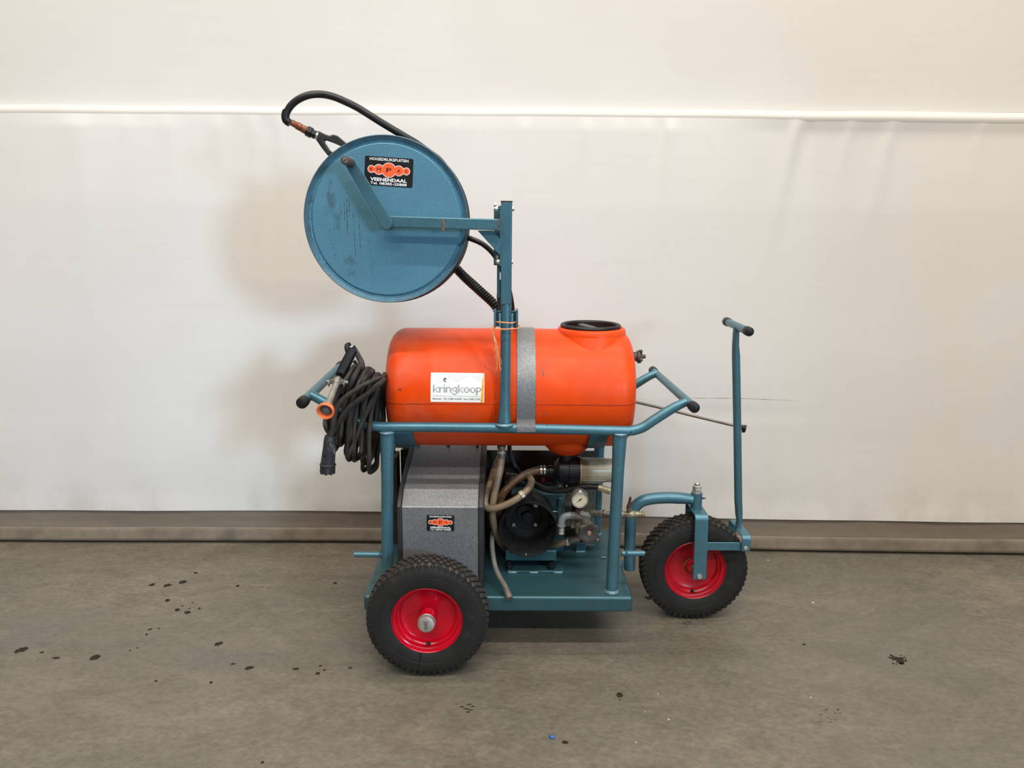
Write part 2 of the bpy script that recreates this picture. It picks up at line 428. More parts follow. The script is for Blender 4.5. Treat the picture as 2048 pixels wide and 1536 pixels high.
folds_px = [(147, 26, .006, 260, 0), (430, 14, .005, 160, 0), (500, 12, .005, 220, 0), (553, 10, .005, 160, 0), (700, 14, .004, 120, 0),
            (1051, 9, .006, 70, -.1), (1175, 9, .006, 70, 0), (1292, 8, .005, 50, 0), (1343, 9, .010, 130, -.02), (1330, 8, -.006, 130, -.02),
            (1598, 12, .012, 170, -.16), (1622, 14, -.007, 150, -.12), (1707, 10, .008, 100, -.14), (1791, 14, .008, 190, -.15), (1968, 8, .006, 60, -.05),
            (1240, 9, .004, 60, 0), (905, 9, .003, 50, 0), (330, 12, .004, 90, 0), (250, 12, .003, 90, 0)]
folds = []
for (u, wpx, amp, lpx, sl) in folds_px:
    s0, z0 = wall_s(u, 232); folds.append((s0, wpx*.00218, amp, lpx*.00218, sl))
ss = np.concatenate([np.linspace(-7, -2.5, 20)[:-1], np.linspace(-2.5, 2.5, 330), np.linspace(2.5, 7, 20)[1:]])
def sheet(zs, nfn):
    g = G(); vs = []; fs = []; n = len(ss)
    for z in zs:
        for s in ss: vs.append(wpt(s, z+.011*math.exp(-((s+.5)/1.25)**2)*max(0, min(1, (z-1.3)/.5)), nfn(s, z)))
    for j in range(len(zs)-1):
        for i in range(n-1): fs.append((j*n+i, j*n+i+1, (j+1)*n+i+1, (j+1)*n+i))
    return g.add(vs, fs)
TOPZ = 4.2
wv2 = [(1.1, .005, 1.0, .8), (2.3, .003, .2, -1.1), (4.7, .0012, 2.0, 2.0)]
g = sheet(list(np.linspace(LEDGE-.05, 2.9, 30))+list(np.linspace(2.9, TOPZ, 6))[1:], lambda s, z: -.045+fold_fn(s, z, 9, [], wv2))
wall = build('wall_back', g, M_sheet_up, sharp=180, origin=(0, 0, 0)); wall['kind'] = 'structure'
# lower curtain hanging from the ledge
zl = [LEDGE-.001]+list(LEDGE-.0025-np.cumsum(np.full(30, .012)))+list(np.linspace(LEDGE-.40, .155, 44))
def nlow(s, z):
    b = fold_fn(s, z, LEDGE, folds, waves)
    edge = min(1.0, (LEDGE-z)/0.05)
    # faint horizontal pinch line on the right half
    sx, zx = s-1.05, z-(0.648-0.004*s)
    b -= .0035*math.exp(-(zx/.006)**2)*(1/(1+math.exp(-(s-.62)*14)))*(1/(1+math.exp((s-1.28)*14)))
    b += (.004+.003*math.sin(7*s+.7*math.sin(3*s)))*math.exp(-((z-.155)/.06)**2)
    return b*edge*.85 + .010*min(1.0, max(0.0, LEDGE-z)/.35)**.8 - .010*min(1.0, max(0.0, .9-z)/.7)
g = sheet(zl, nlow)
cur = build('curtain', g, M_sheet_lo, wall, sharp=180, origin=(0, 0, 0))
# rounded ledge at the top of the curtain: a sloped strip that catches the lamps
led = [(LEDGE+.036, -.046), (LEDGE+.034, -.040), (LEDGE+.027, -.020), (LEDGE+.018, -.006), (LEDGE+.008, -.0005), (LEDGE-.001, .0006), (LEDGE-.010, -.001)]
g = G(); vs = []; fs = []; n = len(ss)
for (z, nn) in led:
    for s in ss: vs.append(wpt(s, z+.011*math.exp(-((s+.5)/1.25)**2)+.0015*math.sin(2.1*s)+.0008*math.sin(9*s), nn))
for j in range(len(led)-1):
    for i in range(n-1): fs.append((j*n+i, j*n+i+1, (j+1)*n+i+1, (j+1)*n+i))
g.add(vs, fs)
M_ledge = simple('white_ledge', c4(0.60, 0.58, 0.54), 0.5, 0, 0.02, 3)
trim = build('trim_1', g, M_ledge, sharp=180, origin=(0, 0, 0)); trim['kind'] = 'structure'
# brown skirt and hem at the foot
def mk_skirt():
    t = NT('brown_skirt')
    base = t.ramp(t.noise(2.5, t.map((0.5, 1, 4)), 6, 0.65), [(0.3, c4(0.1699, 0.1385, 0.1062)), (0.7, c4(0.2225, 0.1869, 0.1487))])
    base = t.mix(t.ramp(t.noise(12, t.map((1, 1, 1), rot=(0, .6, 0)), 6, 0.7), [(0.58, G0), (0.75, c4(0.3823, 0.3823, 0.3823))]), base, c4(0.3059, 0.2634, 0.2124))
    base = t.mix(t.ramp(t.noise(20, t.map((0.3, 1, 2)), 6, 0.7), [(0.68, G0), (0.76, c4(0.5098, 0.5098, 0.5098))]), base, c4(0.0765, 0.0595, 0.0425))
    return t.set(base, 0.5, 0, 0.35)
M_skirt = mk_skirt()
cs0, cz0 = wall_s(1450, 796.5)
g = G(); vs = []; NCR = 60
for k in range(NCR+1):
    q = k/NCR; u = 1345+q*255; s_, z_ = wall_s(u, 796.5+max(0, u-1480)*.045-max(0, 1400-u)*.03)
    th = .0011*math.sin(PI*min(1, max(0.02, q)))**.6*(.7+.3*math.sin(q*37))
    for dz in (-th, th): vs.append(wpt(s_, z_+dz, nlow(s_, z_)+.0012))
g.add(vs, [(2*k, 2*k+2, 2*k+3, 2*k+1) for k in range(NCR)])
build('crease_line', g, simple('shaded_crease', c4(0.40, 0.36, 0.30), .7, 0, .3, 40, 0, .1), cur, smooth=False, fixnormals=True)  # dark ribbon painting in the shade of the curtain's crease
def sk_top(s): return .157 + .003*math.sin(3.1*s)+.002*math.sin(8*s+1)
def skirt_mesh(prof):
    g = G(); vs = []; fs = []
    for (q, nn) in prof:
        for s in ss:
            wob = (.0022*math.sin(9*s+1.3)*math.sin(3.7*s)+.0012*math.sin(31*s+9*q))*(q if q > .44 else 0)
            vs.append(wpt(s, .004+sk_top(s)*q, nn+wob))
    for j in range(len(prof)-1):
        for i in range(n-1): fs.append((j*n+i, j*n+i+1, (j+1)*n+i+1, (j+1)*n+i))
    return g.add(vs, fs)
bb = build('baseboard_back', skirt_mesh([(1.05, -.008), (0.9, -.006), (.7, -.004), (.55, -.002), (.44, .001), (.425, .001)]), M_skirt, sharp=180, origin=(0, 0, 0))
M_hem = simple('shade_toned_hem', c4(0.182, 0.150, 0.115), 0.55, 0, 0.25, 11, 0, 0.3)  # hem colour set apart from the skirt's to carry recess shading between them
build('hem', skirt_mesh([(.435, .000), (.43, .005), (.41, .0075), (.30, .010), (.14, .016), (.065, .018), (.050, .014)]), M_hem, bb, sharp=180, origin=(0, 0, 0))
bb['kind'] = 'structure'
g = G()
g.box(wpt(0, .06, -.09), (14, .03, .12), (WS, WN, Vector((0, 0, 1))))  # dark footing added behind the curtain to keep the hem gap dark
tr2 = build('dark_gap_footing', g, M_dark); tr2['kind'] = 'structure'

# oil stains and flecks on the concrete, thin dried films
def blob(u, v, wpx, hpx, mat, name='oil_stain', spiky=.35, n=16):
    c = PZ(u, v, 0); m = MPP(c); sa = max(.3, (CAM_H/(c-CC).length))
    a, b = wpx*m/2, hpx*m/2/sa
    pts = []
    ph = random.random()*6
    for k in range(n):
        t = 2*PI*k/n; rr = 1+spiky*(random.random()-.5)*(1.6 if k % 2 else .6)
        pts.append((a*rr*math.cos(t)+.25*b*math.sin(t)*math.sin(ph), b*rr*math.sin(t)))
    g = G(); g.prism(pts, (c.x, c.y, 0.0002), (1, 0, 0), (0, 1, 0), (0, 0, 1), .0006)
    return build(name, g, mat, floor, smooth=False)
for (u, v, w, h) in [(42, 1300, 22, 10), (84, 1305, 8, 3), (112, 1316, 15, 3), (190, 1315, 17, 9), (304, 1170, 11, 5), (335, 1171, 14, 5), (366, 1164, 13, 6),
                     (391, 1146, 9, 3), (335, 1201, 11, 5), (355, 1220, 11, 5), (374, 1225, 13, 5), (385, 1205, 4, 2), (399, 1217, 5, 3), (365, 1212, 4, 2), (379, 1217, 4, 2),
                     (300, 1259, 7, 3), (293, 1269, 5, 3), (318, 1257, 4, 2), (437, 1288, 15, 7), (475, 1172, 7, 3), (466, 1328, 9, 3), (498, 1336, 17, 7),
                     (592, 1338, 13, 4), (635, 1347, 9, 5), (641, 1332, 6, 3), (649, 1340, 6, 3), (700, 1336, 7, 3), (312, 1362, 6, 3), (422, 1365, 7, 4),
                     (670, 1166, 8, 4), (525, 1525, 7, 4), (275, 1296, 4, 2), (260, 1301, 4, 2), (1239, 1390, 14, 8), (1130, 1485, 12, 6), (1608, 1289, 7, 3),
                     (1240, 1400, 4, 2), (1296, 1196, 12, 6), (1374, 1246, 20, 8)]:  # entry just left of the caster wheel is simply a dark patch
    blob(u, v, w, h, M_oil if (u, v) != (1374, 1246) else M_scuff)
blob(1794, 1319, 26, 14, M_oil, spiky=.9, n=26)
for k in range(10):
    a = random.random()*6.28; blob(1794+math.cos(a)*18, 1319+math.sin(a)*9, 3, 2, M_oil, n=7)
for (u, v) in [(925, 1414), (933, 1418), (941, 1420), (947, 1413), (936, 1424), (938, 1409)]:
    blob(u, v, 9, 2.2, M_oil, spiky=.7, n=9)
for k in range(16): blob(1660+random.random()*50-25, 1430+random.random()*34-17, 5, 1.6, M_scuff, spiky=.6, n=8)
for (u, v, w) in [(1622, 1395, 5), (1337, 1439, 6), (1316, 1388, 4), (1626, 1205, 6), (1290, 1424, 3), (371, 1267, 3), (1272, 1485, 5), (365, 1200, 3), (1536, 1121, 4)]:
    blob(u, v, w*.75, w*.45, M_fleck, 'paint_fleck', n=7)

# ================================================================== THE SPRAYER
S = root('wheeled_sprayer', (0, 2.475, 0), 'blue steel wheeled sprayer cart with orange tank and tall hose reel', 'sprayer')
YN, YF = 2.24, 2.71            # near and far post rows
X3, Y3, Z3 = Vector((1, 0, 0)), Vector((0, 1, 0)), Vector((0, 0, 1))
PZT = 0.214                    # platform top

# ---- platform: folded sheet with lips
xl, xr, yf, yb = -.478, .437, 2.195, 2.755
# solid pan so that the folded edges can be rounded
g = G(); g.box(((xl+xr)/2, (yf+yb)/2, PZT-.0285), (xr-xl, yb-yf, .057))
platform = build('platform', g, M_teal, S, bevel=.010, bseg=4)
# ---- posts
def post(u_b, v_b, u_t, v_t, Y, name='post'):
    b = PZ(u_b, v_b, PZT) if Y == YN else None
    t = P(u_t, v_t, Y)
    return b, t
nl = [Vector((-.403, YN, PZT)), Vector((-.388, YN, .775))]
nr = [Vector((.370, YN, PZT)), Vector((.3755, YN, .775))]
fl = [Vector((-.403, YF, PZT)), Vector((-.388, YF, .775))]
fr = [Vector((.372, YF, PZT)), Vector((.3755, YF, .775))]
for (a, b) in (nl, nr, fl, fr):
    g = G(); d = b-a
    pts = [a, a+d*.3, a+d*.6, a+d*.8, a+d*.92, b+Z3*.012]
    g.tube(pts, .0205, 20, smooth=5, ref=X3, ell=[1, 1, 1, 1.02, 1.13, 1.17])
    po = build('post', g, M_blue, S)
    g = G(); g.lathe([(.020, .008), (.0235, .004), (.0255, 0)], a, Z3, 20); build('weld_bead', g, M_weld, po)
    g = G(); g.lathe([(.021, -.004), (.0245, .002), (.021, .006)], b+Z3*.002, Z3, 20, sx=1.1); build('weld_bead', g, M_weld, po)
# ---- side rails, bending up to the handlebars at both ends
def rail(Y, sgn):
    lp = [(621, 789), (660, 810), (692, 829), (714, 842), (736, 850), (768, 853.5)]
    rp = [(1236, 861.5), (1262, 861.5), (1285, 855), (1305, 842), (1330, 826), (1352, 813), (1374, 803)]
    pts = [P(u, v, YN) for u, v in lp]+[Vector((-.20, YN, .796)), Vector((.05, YN, .794))]+[P(u, v, YN) for u, v in rp]
    pts = [Vector((p.x, Y, p.z)) for p in pts]
    g = G(); g.tube(pts, [.0150]+[.0165]*12+[.0155, .0135], 18, smooth=6)
    return build('side_rail', g, M_blue, S)
rail(YN, 1); rail(YF, -1)
# ---- handlebars
def handlebar(x0, x1, z, y0, y1, r):
    a, b = Vector((x0, y0, z)), Vector((x1, y1, z)); d = (b-a).normalized()
    g = G(); g.cyl(a, b, r, seg=22)
    h = build('handlebar', g, M_blue, S)
    k = r*1.19
    for (p, q) in ((a, -d), (b, d)):
        g = G(); g.lathe([(k-.0015, -.030), (k, -.028), (k, .0), (k-.0015, .004), (k*.62, .0065), (0, .0072)], p, q, 24)
        build('end_cap', g, M_black, h)
handlebar(.6015, .590, .880, 2.188, 2.80, .0142)
handlebar(-.642, -.660, .891, 2.175, 2.80, .0158)
# ---- stub bars at both ends
for (u0, u1, v) in ((770, 709, 1109), (1243, 1289, 1106.5)):
    a = P(u0, v, YN); b = P(u1, v+.5, YN); b.z = a.z; a.y = b.y = YN
    g = G(); d = (b-a).normalized()
    g.tube([a, b], .0095, 16); g.lathe([(.0095, 0), (.0135, .002), (.0095, .007)], a+d*.013, d, 16)
    build('stub_bar', g, M_blue, S)

# ---- orange tank
TY, TZ, TR = 2.475, .880, .208
XL, XR = -.404, .437
g = G()
def endprof(x, s, rr=.055):
    out = [(0, x+s*.012), (.06, x+s*.0105), (.12, x+s*.006), (TR-rr, x)]
    for k in range(1, 9):
        a = k/8*PI/2; out.append((TR-rr+rr*math.sin(a), x-s*(rr-rr*math.cos(a))))
    return out
prof = endprof(XL, -1)+[(TR+.0005, -.2), (TR+.001, 0), (TR+.0005, .2)]+endprof(XR, 1)[::-1]
g.lathe([(r, h) for r, h in prof], (0, TY, TZ), X3, 96)
# sump under the tank
sp = P(1134, 885, 2.46)
g.lathe([(.085, .06), (.085, .0), (.078, -.008), (.062, -.026), (.045, -.034), (0, -.035)], (sp.x, 2.46, TZ-TR+.004), Z3, 40)
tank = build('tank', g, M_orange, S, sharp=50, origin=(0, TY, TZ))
# parting seam (thin lip around the middle)
g = G(); pts = []
hx0, hx1, rr = XL, XR, .055
for (x, dy) in [(hx0+rr, -1), (hx1-rr, -1)]: pts.append(Vector((x, TY-TR, TZ-.012)))
loop = []
L = [(XL+.0+.055*(1-math.sin(a)), -(TR-.055+.055*math.cos(a))) for a in [PI/2*(1-k/6) for k in range(7)]]
L += [(XR-.055*(1-math.sin(a)), -(TR-.055+.055*math.cos(a))) for a in [PI/2*k/6 for k in range(7)]]
loop = [Vector((x, TY+y*.9995, TZ-.012)) for x, y in L]
loop += [Vector((x, 2*TY-p.y, p.z)) for p in reversed(loop) for x in (p.x,)]
g.tube(loop, .0015, 6, closed=True)
build('mould_seam', g, simple('dark_orange_seam', c4(0.36, 0.022, 0.002), .5), tank)  # seam drawn in darker orange, like a groove line
# filler neck
NX = P(1181, 655, TY).x; NZ = 1.102
g = G()
g.lathe([(.098, NZ-.012), (.106, NZ-.004), (.1135, NZ-.0055), (.1185, NZ-.011), (.1205, NZ-.022), (.122, NZ-.045), (.125, NZ-.09), (.13, NZ-.14)], (NX+.003, TY, 0), Z3, 64)
# lens flare-out towards the front and the back
vs = []; N = 64
o = len(g.v)
# blended apron: elliptical cone that widens to the front and rear
for i, (rx, ry, z) in enumerate([(.119, .119, NZ-.022), (.121, .127, NZ-.04), (.122, .140, NZ-.07), (.12, .152, NZ-.10)]):
    for k in range(N):
        a = 2*PI*k/N; vs.append((NX+.003+rx*math.cos(a), TY+ry*math.sin(a), z))
fs = [(i*N+k, i*N+(k+1) % N, (i+1)*N+(k+1) % N, (i+1)*N+k) for i in range(3) for k in range(N)]
g.add(vs, fs)
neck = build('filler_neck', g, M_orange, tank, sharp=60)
g = G(); g.lathe([(.0985+.0078*math.cos(a), NZ+.000+.0078*math.sin(a)) for a in [2*PI*k/12 for k in range(13)]], (NX, TY, 0), Z3, 64)
g.lathe([(.0925, NZ), (.0905, NZ-.02), (.09, NZ-.036), (.06, NZ-.042), (0, NZ-.042)], (NX, TY, 0), Z3, 64)
lid = build('lid', g, M_black, tank)
g = G(); a = P(1172, 656, TY+.03); b = P(1196, 664, TY-.04)
pts = [Vector((NX-.03, TY+.055, NZ-.010)), Vector((NX+.026, TY-.070, NZ-.012))]
g.bar(pts[0], pts[1], .022, .022, Z3)
build('lid_grip', g, simple('lid_grip_plastic', c4(0.075, 0.075, 0.073), .4), tank, bevel=.004)
# small drain plug on the right end
g = G(); pp = Vector((XR+.004, 2.50, .990))
pp = P(1274, 713, 2.50); pp = Vector((XR+.018, 2.50, pp.z))
g.lathe([(.0165, 0), (.0165, .012), (.0215, .013), (.0215, .022), (.014, .023), (.014, .026), (.0075, .027), (.0075, .042), (.005, .044), (0, .044)], pp, X3, 20)
for k in range(4):
    a = k*PI/2+.4; dv = Vector((0, math.cos(a), math.sin(a)))
    g.bar(pp+X3*.024+dv*.004, pp+X3*.024+dv*.027, .008, .012, X3)
build('end_plug', g, simple('brown_plastic_plug', c4(0.055, 0.043, 0.034), .55), tank, bevel=.001)

def on_tank(s, t, s0, phi0, rot, e):
    c, sn = math.cos(rot), math.sin(rot); x, y = s*c-t*sn, s*sn+t*c
    ph = phi0+y/TR; r = TR+.001+e
    return Vector((s0+x, TY-r*math.cos(ph), TZ+r*math.sin(ph)))
# white sticker on the tank
pc = P(915, 775, 2.27)
s0 = pc.x; phi0 = math.asin(max(-1, min(1, (P(915, 775, 2.272).z-TZ)/TR)))
SWD, SHT = .176, .0965
rot = math.radians(-0.4)
def card(g, x0, y0, x1, y1, e, mi, nx=4, ny=12):
    vs = [on_tank(x0+(x1-x0)*i/nx, y0+(y1-y0)*j/ny, s0, phi0, rot, e) for j in range(ny+1) for i in range(nx+1)]
    g.add(vs, [(j*(nx+1)+i, j*(nx+1)+i+1, (j+1)*(nx+1)+i+1, (j+1)*(nx+1)+i) for j in range(ny) for i in range(nx)], mi)
def poly_t(g, pts, e, mi):
    g.add([on_tank(x, y, s0, phi0, rot, e) for x, y in pts], [tuple(range(len(pts)))], mi)
def txt_t(g, s, x, y, w, h, e, mi, bold=0):
    v, f = text2d(s, w, h, bold); g.add([on_tank(x+p[0], y+p[1], s0, phi0, rot, e) for p in v], f, mi)
g = G()
card(g, -SWD/2, -SHT/2, SWD/2, SHT/2, .0008, 0)
fx = lambda q: -SWD/2+q*SWD
fy = lambda q: SHT/2-q*SHT
# zoom frame: card spans x 265..1780, y 195..1040
qx = lambda px: fx((px-265)/1515); qy = lambda py: fy((py-195)/840)
def line_t(g, x0, y0, x1, y1, w, e, mi):
    dx, dy = x1-x0, y1-y0; L = math.hypot(dx, dy); nx, ny = -dy/L*w/2, dx/L*w/2
    poly_t(g, [(x0+nx, y0+ny), (x0-nx, y0-ny), (x1-nx, y1-ny), (x1+nx, y1+ny)], e, mi)
line_t(g, qx(330), qy(445), qx(690), qy(262), .0006, .0013, 2)
line_t(g, qx(700), qy(262), qx(1690), qy(275), .0005, .0013, 3)
# hatched valleys between the roof lines
for k in range(5):
    t0, t1 = k/5+.02, k/5+.15
    ax = lambda t: (700+t*690, 264+t*10)                     # along the top
    def ybot(x):                                             # V-shaped lower border
        return 264+(x-700)*(200/310) if x < 1015 else 464-(x-1015)*(190/375)
    xs0, xs1 = 700+t0*690, 700+t1*690
    # stripes run down to the right, clipped by the right flank
    def clip(x):
        s_ = 200/310; yy = 266
        # intersection with right flank
        k_ = (464-(x-1015)*(190/375)-yy); q = k_/(s_+190/375); return x+q, yy+s_*q
    b0, b1 = clip(xs0), clip(xs1)
    poly_t(g, [(qx(xs0), qy(266)), (qx(xs1), qy(266)), (qx(b1[0]), qy(b1[1])), (qx(b0[0]), qy(b0[1]))], .0013, 3)
for k in range(4):
    xs0, xs1 = 1400+k*75, 1400+k*75+48
    e0 = min(1695, xs0+300); e1 = min(1695, xs1+300)
    poly_t(g, [(qx(xs0), qy(276)), (qx(xs1), qy(276)), (qx(e1), qy(276+(e1-xs1)*.64)), (qx(e0), qy(276+(e0-xs0)*.64))], .0013, 3)
# crescent and dot emblem
arc = []
for k in range(15):
    a = math.radians(75+k*(215/14)); arc.append((qx(680)+.0072*math.cos(a), qy(402)+.0072*math.sin(a)))
for k in range(14, -1, -1):
    a = math.radians(75+k*(215/14)); arc.append((qx(688)+.0046*math.cos(a), qy(402)+.0046*math.sin(a)))
for k in range(14): poly_t(g, [arc[k], arc[k+1], arc[28-k], arc[29-k]], .0013, 1)
poly_t(g, [(qx(690)+.0024*math.cos(a), qy(388)+.0024*math.sin(a)) for a in [2*PI*k/12 for k in range(12)]], .0016, 1)
# word made of a grid of small dashes
def pixel_word(g, word, x0, x1, ybase, ch, mi):
    FONT = {'k': ['X...', 'X...', 'X..X', 'X.X.', 'XX..', 'X.X.', 'X..X', '....', '....'], 'r': ['...', '...', 'X.X', 'XX.', 'X..', 'X..', 'X..', '...', '...'],
            'i': ['X', '.', 'X', 'X', 'X', 'X', 'X', '.', '.'], 'n': ['....', '....', 'XXX.', 'X..X', 'X..X', 'X..X', 'X..X', '....', '....'],
            'g': ['....', '....', '.XXX', 'X..X', 'X..X', '.XXX', '...X', 'X..X', '.XX.'], 'o': ['....', '....', '.XX.', 'X..X', 'X..X', 'X..X', '.XX.', '....', '....'],
            'p': ['....', '....', 'XXX.', 'X..X', 'X..X', 'XXX.', 'X...', 'X...', 'X...']}
    cols = sum(len(FONT[c][0])*1.0+.55 for c in word)-.55
    cw = (x1-x0)/cols; x = x0
    for c in word:
        rows = FONT[c]
        for j, r in enumerate(rows):
            for i, q in enumerate(r):
                if q != 'X': continue
                bx = x+i*cw-cw*.15; by = ybase+(6-j)*ch; 
                for m_ in range(2):
                    for n_ in range(2):
                        xa = bx+m_*cw*.65; ya = by+n_*ch*.5
                        poly_t(g, [(xa, ya), (xa+cw*.54, ya), (xa+cw*.54, ya+ch*.40), (xa, ya+ch*.40)], .0013, mi)
        x += (len(rows[0])+.55)*cw
pixel_word(g, 'kringkoop', qx(335), qx(1700), qy(760), .0037, 4)
txt_t(g, 'Coöperatieve Land- en Tuinbouwvereniging b.a.', qx(330), qy(885), SWD*.89, .0056, .0013, 2)
txt_t(g, 'Bleiswijk.  Tel. 01892-41600*  Fax 01892-1670', qx(325), qy(975), SWD*.885, .0068, .0013, 1, .01)
for k in range(14):
    y0_, y1_ = 200+k*60, min(1040, 260+k*60)
    f0, f1 = (y0_-195)/845, (y1_-195)/845
    poly_t(g, [(qx(1738-40*f0), qy(y0_)), (qx(1778-12*f0), qy(y0_)), (qx(1778-12*f1), qy(y1_)), (qx(1738-40*f1), qy(y1_))], .0014, 6)
    if k > 1: poly_t(g, [(qx(1738-62*f0), qy(y0_)), (qx(1768-40*f0), qy(y0_)), (qx(1768-40*f1), qy(y1_)), (qx(1738-62*f1), qy(y1_))], .0017, 5)
build('sticker', g, [M_white, M_ink, M_grey, M_lgrey, simple('mid_grey_print', c4(0.30, 0.31, 0.30),   .5), M_tape, simple('yellowed_tape', c4(0.80, 0.62, 0.26), .4)], tank, smooth=False, fixnormals=True)

def on_front(u, v):
    p = P(u, v, TY-TR*.97); return p.x, math.asin(max(-.99, min(.99, (p.z-TZ)/TR)))
def tank_mark(pts, mat, name, w):
    g = G(); L = []
    for k, (u, v) in enumerate(pts):
        x, ph = on_front(u, v); ww = w*(.5+random.random())*(.3 if k in (0, len(pts)-1) else 1)
        for q in (-1, 1): L.append(Vector((x+q*ww, TY-(TR+.0022)*math.cos(ph), TZ+(TR+.0022)*math.sin(ph))))
    g.add(L, [(2*k, 2*k+1, 2*k+3, 2*k+2) for k in range(len(pts)-1)]); build(name, g, mat, tank, smooth=False, fixnormals=True)
M_smear = simple('dark_smear', c4(0.20, 0.030, 0.012), .6, 0, .4, 90)
M_smear2 = simple('grey_scuff', c4(0.19, 0.10, 0.07), .6, 0, .4, 90)
tank_mark([(993, 738), (992, 760), (991, 790), (991, 820), (990, 846)], M_smear, 'dirt_streak', .0009)
tank_mark([(968, 730), (970, 737), (976, 741), (984, 745), (992, 749)], M_smear, 'dirt_streak', .0007)
tank_mark([(1085, 737), (1086, 743), (1087, 749), (1087, 755)], M_smear2, 'scuff', .0022)
tank_mark([(1087, 726), (1088, 732), (1088, 736)], M_smear2, 'scuff', .0009)
tank_mark([(1088, 826), (1088, 828), (1089, 830)], M_smear2, 'scuff', .0050)
tank_mark([(800, 776), (800, 778), (801, 780)], M_smear, 'scuff', .0090)

# ---- cradles under the tank
for (x0, x1) in ((P(786, 878, 2.33).x, P(829, 878, 2.33).x), (P(1177, 880, 2.33).x, P(1213, 880, 2.33).x)):
    g = G(); vs = []; n = 24
    for x in (x0, x1):
        for r in (TR+.002, TR+.008):
            for k in range(n+1):
                a = PI+PI*(k/n)*.66+PI*.17
                vs.append((x, TY+r*math.cos(a), TZ+r*math.sin(a)))
    m = n+1; fs = []
    for k in range(n):
        fs += [(k, k+1, m+k+1, m+k), (2*m+k, 3*m+k, 3*m+k+1, 2*m+k+1), (k, 2*m+k, 2*m+k+1, k+1), (m+k, m+k+1, 3*m+k+1, 3*m+k)]
    fs += [(0, m, 3*m, 2*m), (m-1, 3*m-1, 4*m-1, 2*m-1)]
    g.add(vs, fs)
    # ears that reach out to the rails
    for s in (-1, 1):
        g.box(((x0+x1)/2, TY+s*(.208), .7765), (x1-x0, .05, .006))
    build('cradle', g, M_blue, S)
# ---- galvanised strap over the tank
x0, x1 = P(1034, 760, 2.27).x, P(1071.5, 760, 2.27).x
path = []
for k in range(37):
    a = math.radians(-17)+math.radians(214)*k/36; path.append((TY-(TR+.003)*math.cos(a), TZ+(TR+.003)*math.sin(a)))
front = [(YN-.0185, .792-.004), (YN-.0185, .803), (YN-.0165, .8085), (YN-.008, .8125), (YN+.018, .8145)]
back = [(YF-.015, .814), (YF+.0185, .803), (YF+.0185, .788)]
pth = front+path+back
g = G(); vs = []
for e in (0, .0022):
    for (y, z) in pth:
        dy = (y-TY); dz = z-TZ; L = math.hypot(dy, dz)
        for x in (x0, x1): vs.append((x, y+dy/L*e, z+dz/L*e))
m = len(pth); fs = []
for i in range(m-1):
    a, b = 2*i, 2*i+2
    fs += [(a, a+1, b+1, b), (2*m+a, 2*m+b, 2*m+b+1, 2*m+a+1), (a, b, 2*m+b, 2*m+a), (a+1, 2*m+a+1, 2*m+b+1, b+1)]
fs += [(0, 2*m, 2*m+1, 1), (2*m-2, 2*m-1, 4*m-1, 4*m-2)]
g.add(vs, fs)
build('tank_strap', g, M_galv, S)

# ---- mast that carries the reel
mx = 0.0
g = G()
mb = P(1008.5, 851, 2.225); mt = P(1014, 404, 2.24); msl = P(1011.5, 600, 2.24)
MXb, MXt = mb.x, mt.x
lowpts = [Vector((MXb, 2.228, .800)), Vector((MXb, 2.232, .83)), Vector((MXb+.001, 2.237, .87)), Vector((MXb+.002, 2.24, .95)), Vector((MXb+.003, YN, 1.10)), Vector((MXb+.004, YN, 1.225))]
g.tube(lowpts, .0168, 18, smooth=4, ref=X3, ell=[1.32, 1.22, 1.05, 1, 1, 1])
mast = build('reel_mast', g, M_blue, S)
g = G(); g.lathe([(.019, 0), (.025, .004), (.021, .010)], (MXb, 2.228, .806), Z3, 18, sx=1.2)
build('weld_bead', g, M_weld, mast)
zt = mt.z
g = G(); g.box((MXt-.001, YN, (zt+1.20)/2), (.0345, .0345, zt-1.20), (Vector((1, 0, 0)), Y3, Vector((0, 0, 1))))
sq = build('square_tube', g, M_blue, mast, bevel=.003)
g = G(); g.box((MXt-.001, YN, zt+.001), (.036, .036, .004)); build('top_plate', g, M_dark, mast)
# channel bracket
zc0, zc1 = P(1012, 656, 2.24).z, P(1012, 621, 2.24).z
xa, xb = P(990, 640, 2.23).x, P(1034, 640, 2.23).x
g = G()
g.box(((xa+xb)/2, 2.268, (zc0+zc1)/2), (xb-xa, .006, (zc1-zc0)*.86))
for x in (xa, xb):
    g.box((x, 2.243, (zc0+zc1)/2+.004), (.007, .056, zc1-zc0))
build('channel_bracket', g, M_blue, mast, bevel=.0015)
for sx in (-1, 1):
    g = G(); pz = [zc0+.004+(zc1-zc0)*.078*k for k in range(11)]
    g.tube([Vector((MXt-.001+sx*.0195, 2.232, z)) for z in pz], [.0035+.001*(k % 2) for k in range(11)], 8); build('weld_bead', g, M_weld, mast)

# ---- hose reel
RC = P(772, 441, 2.245); RX, RZ = RC.x, RC.z
RR = .2515
M_front = -Y3
g = G()
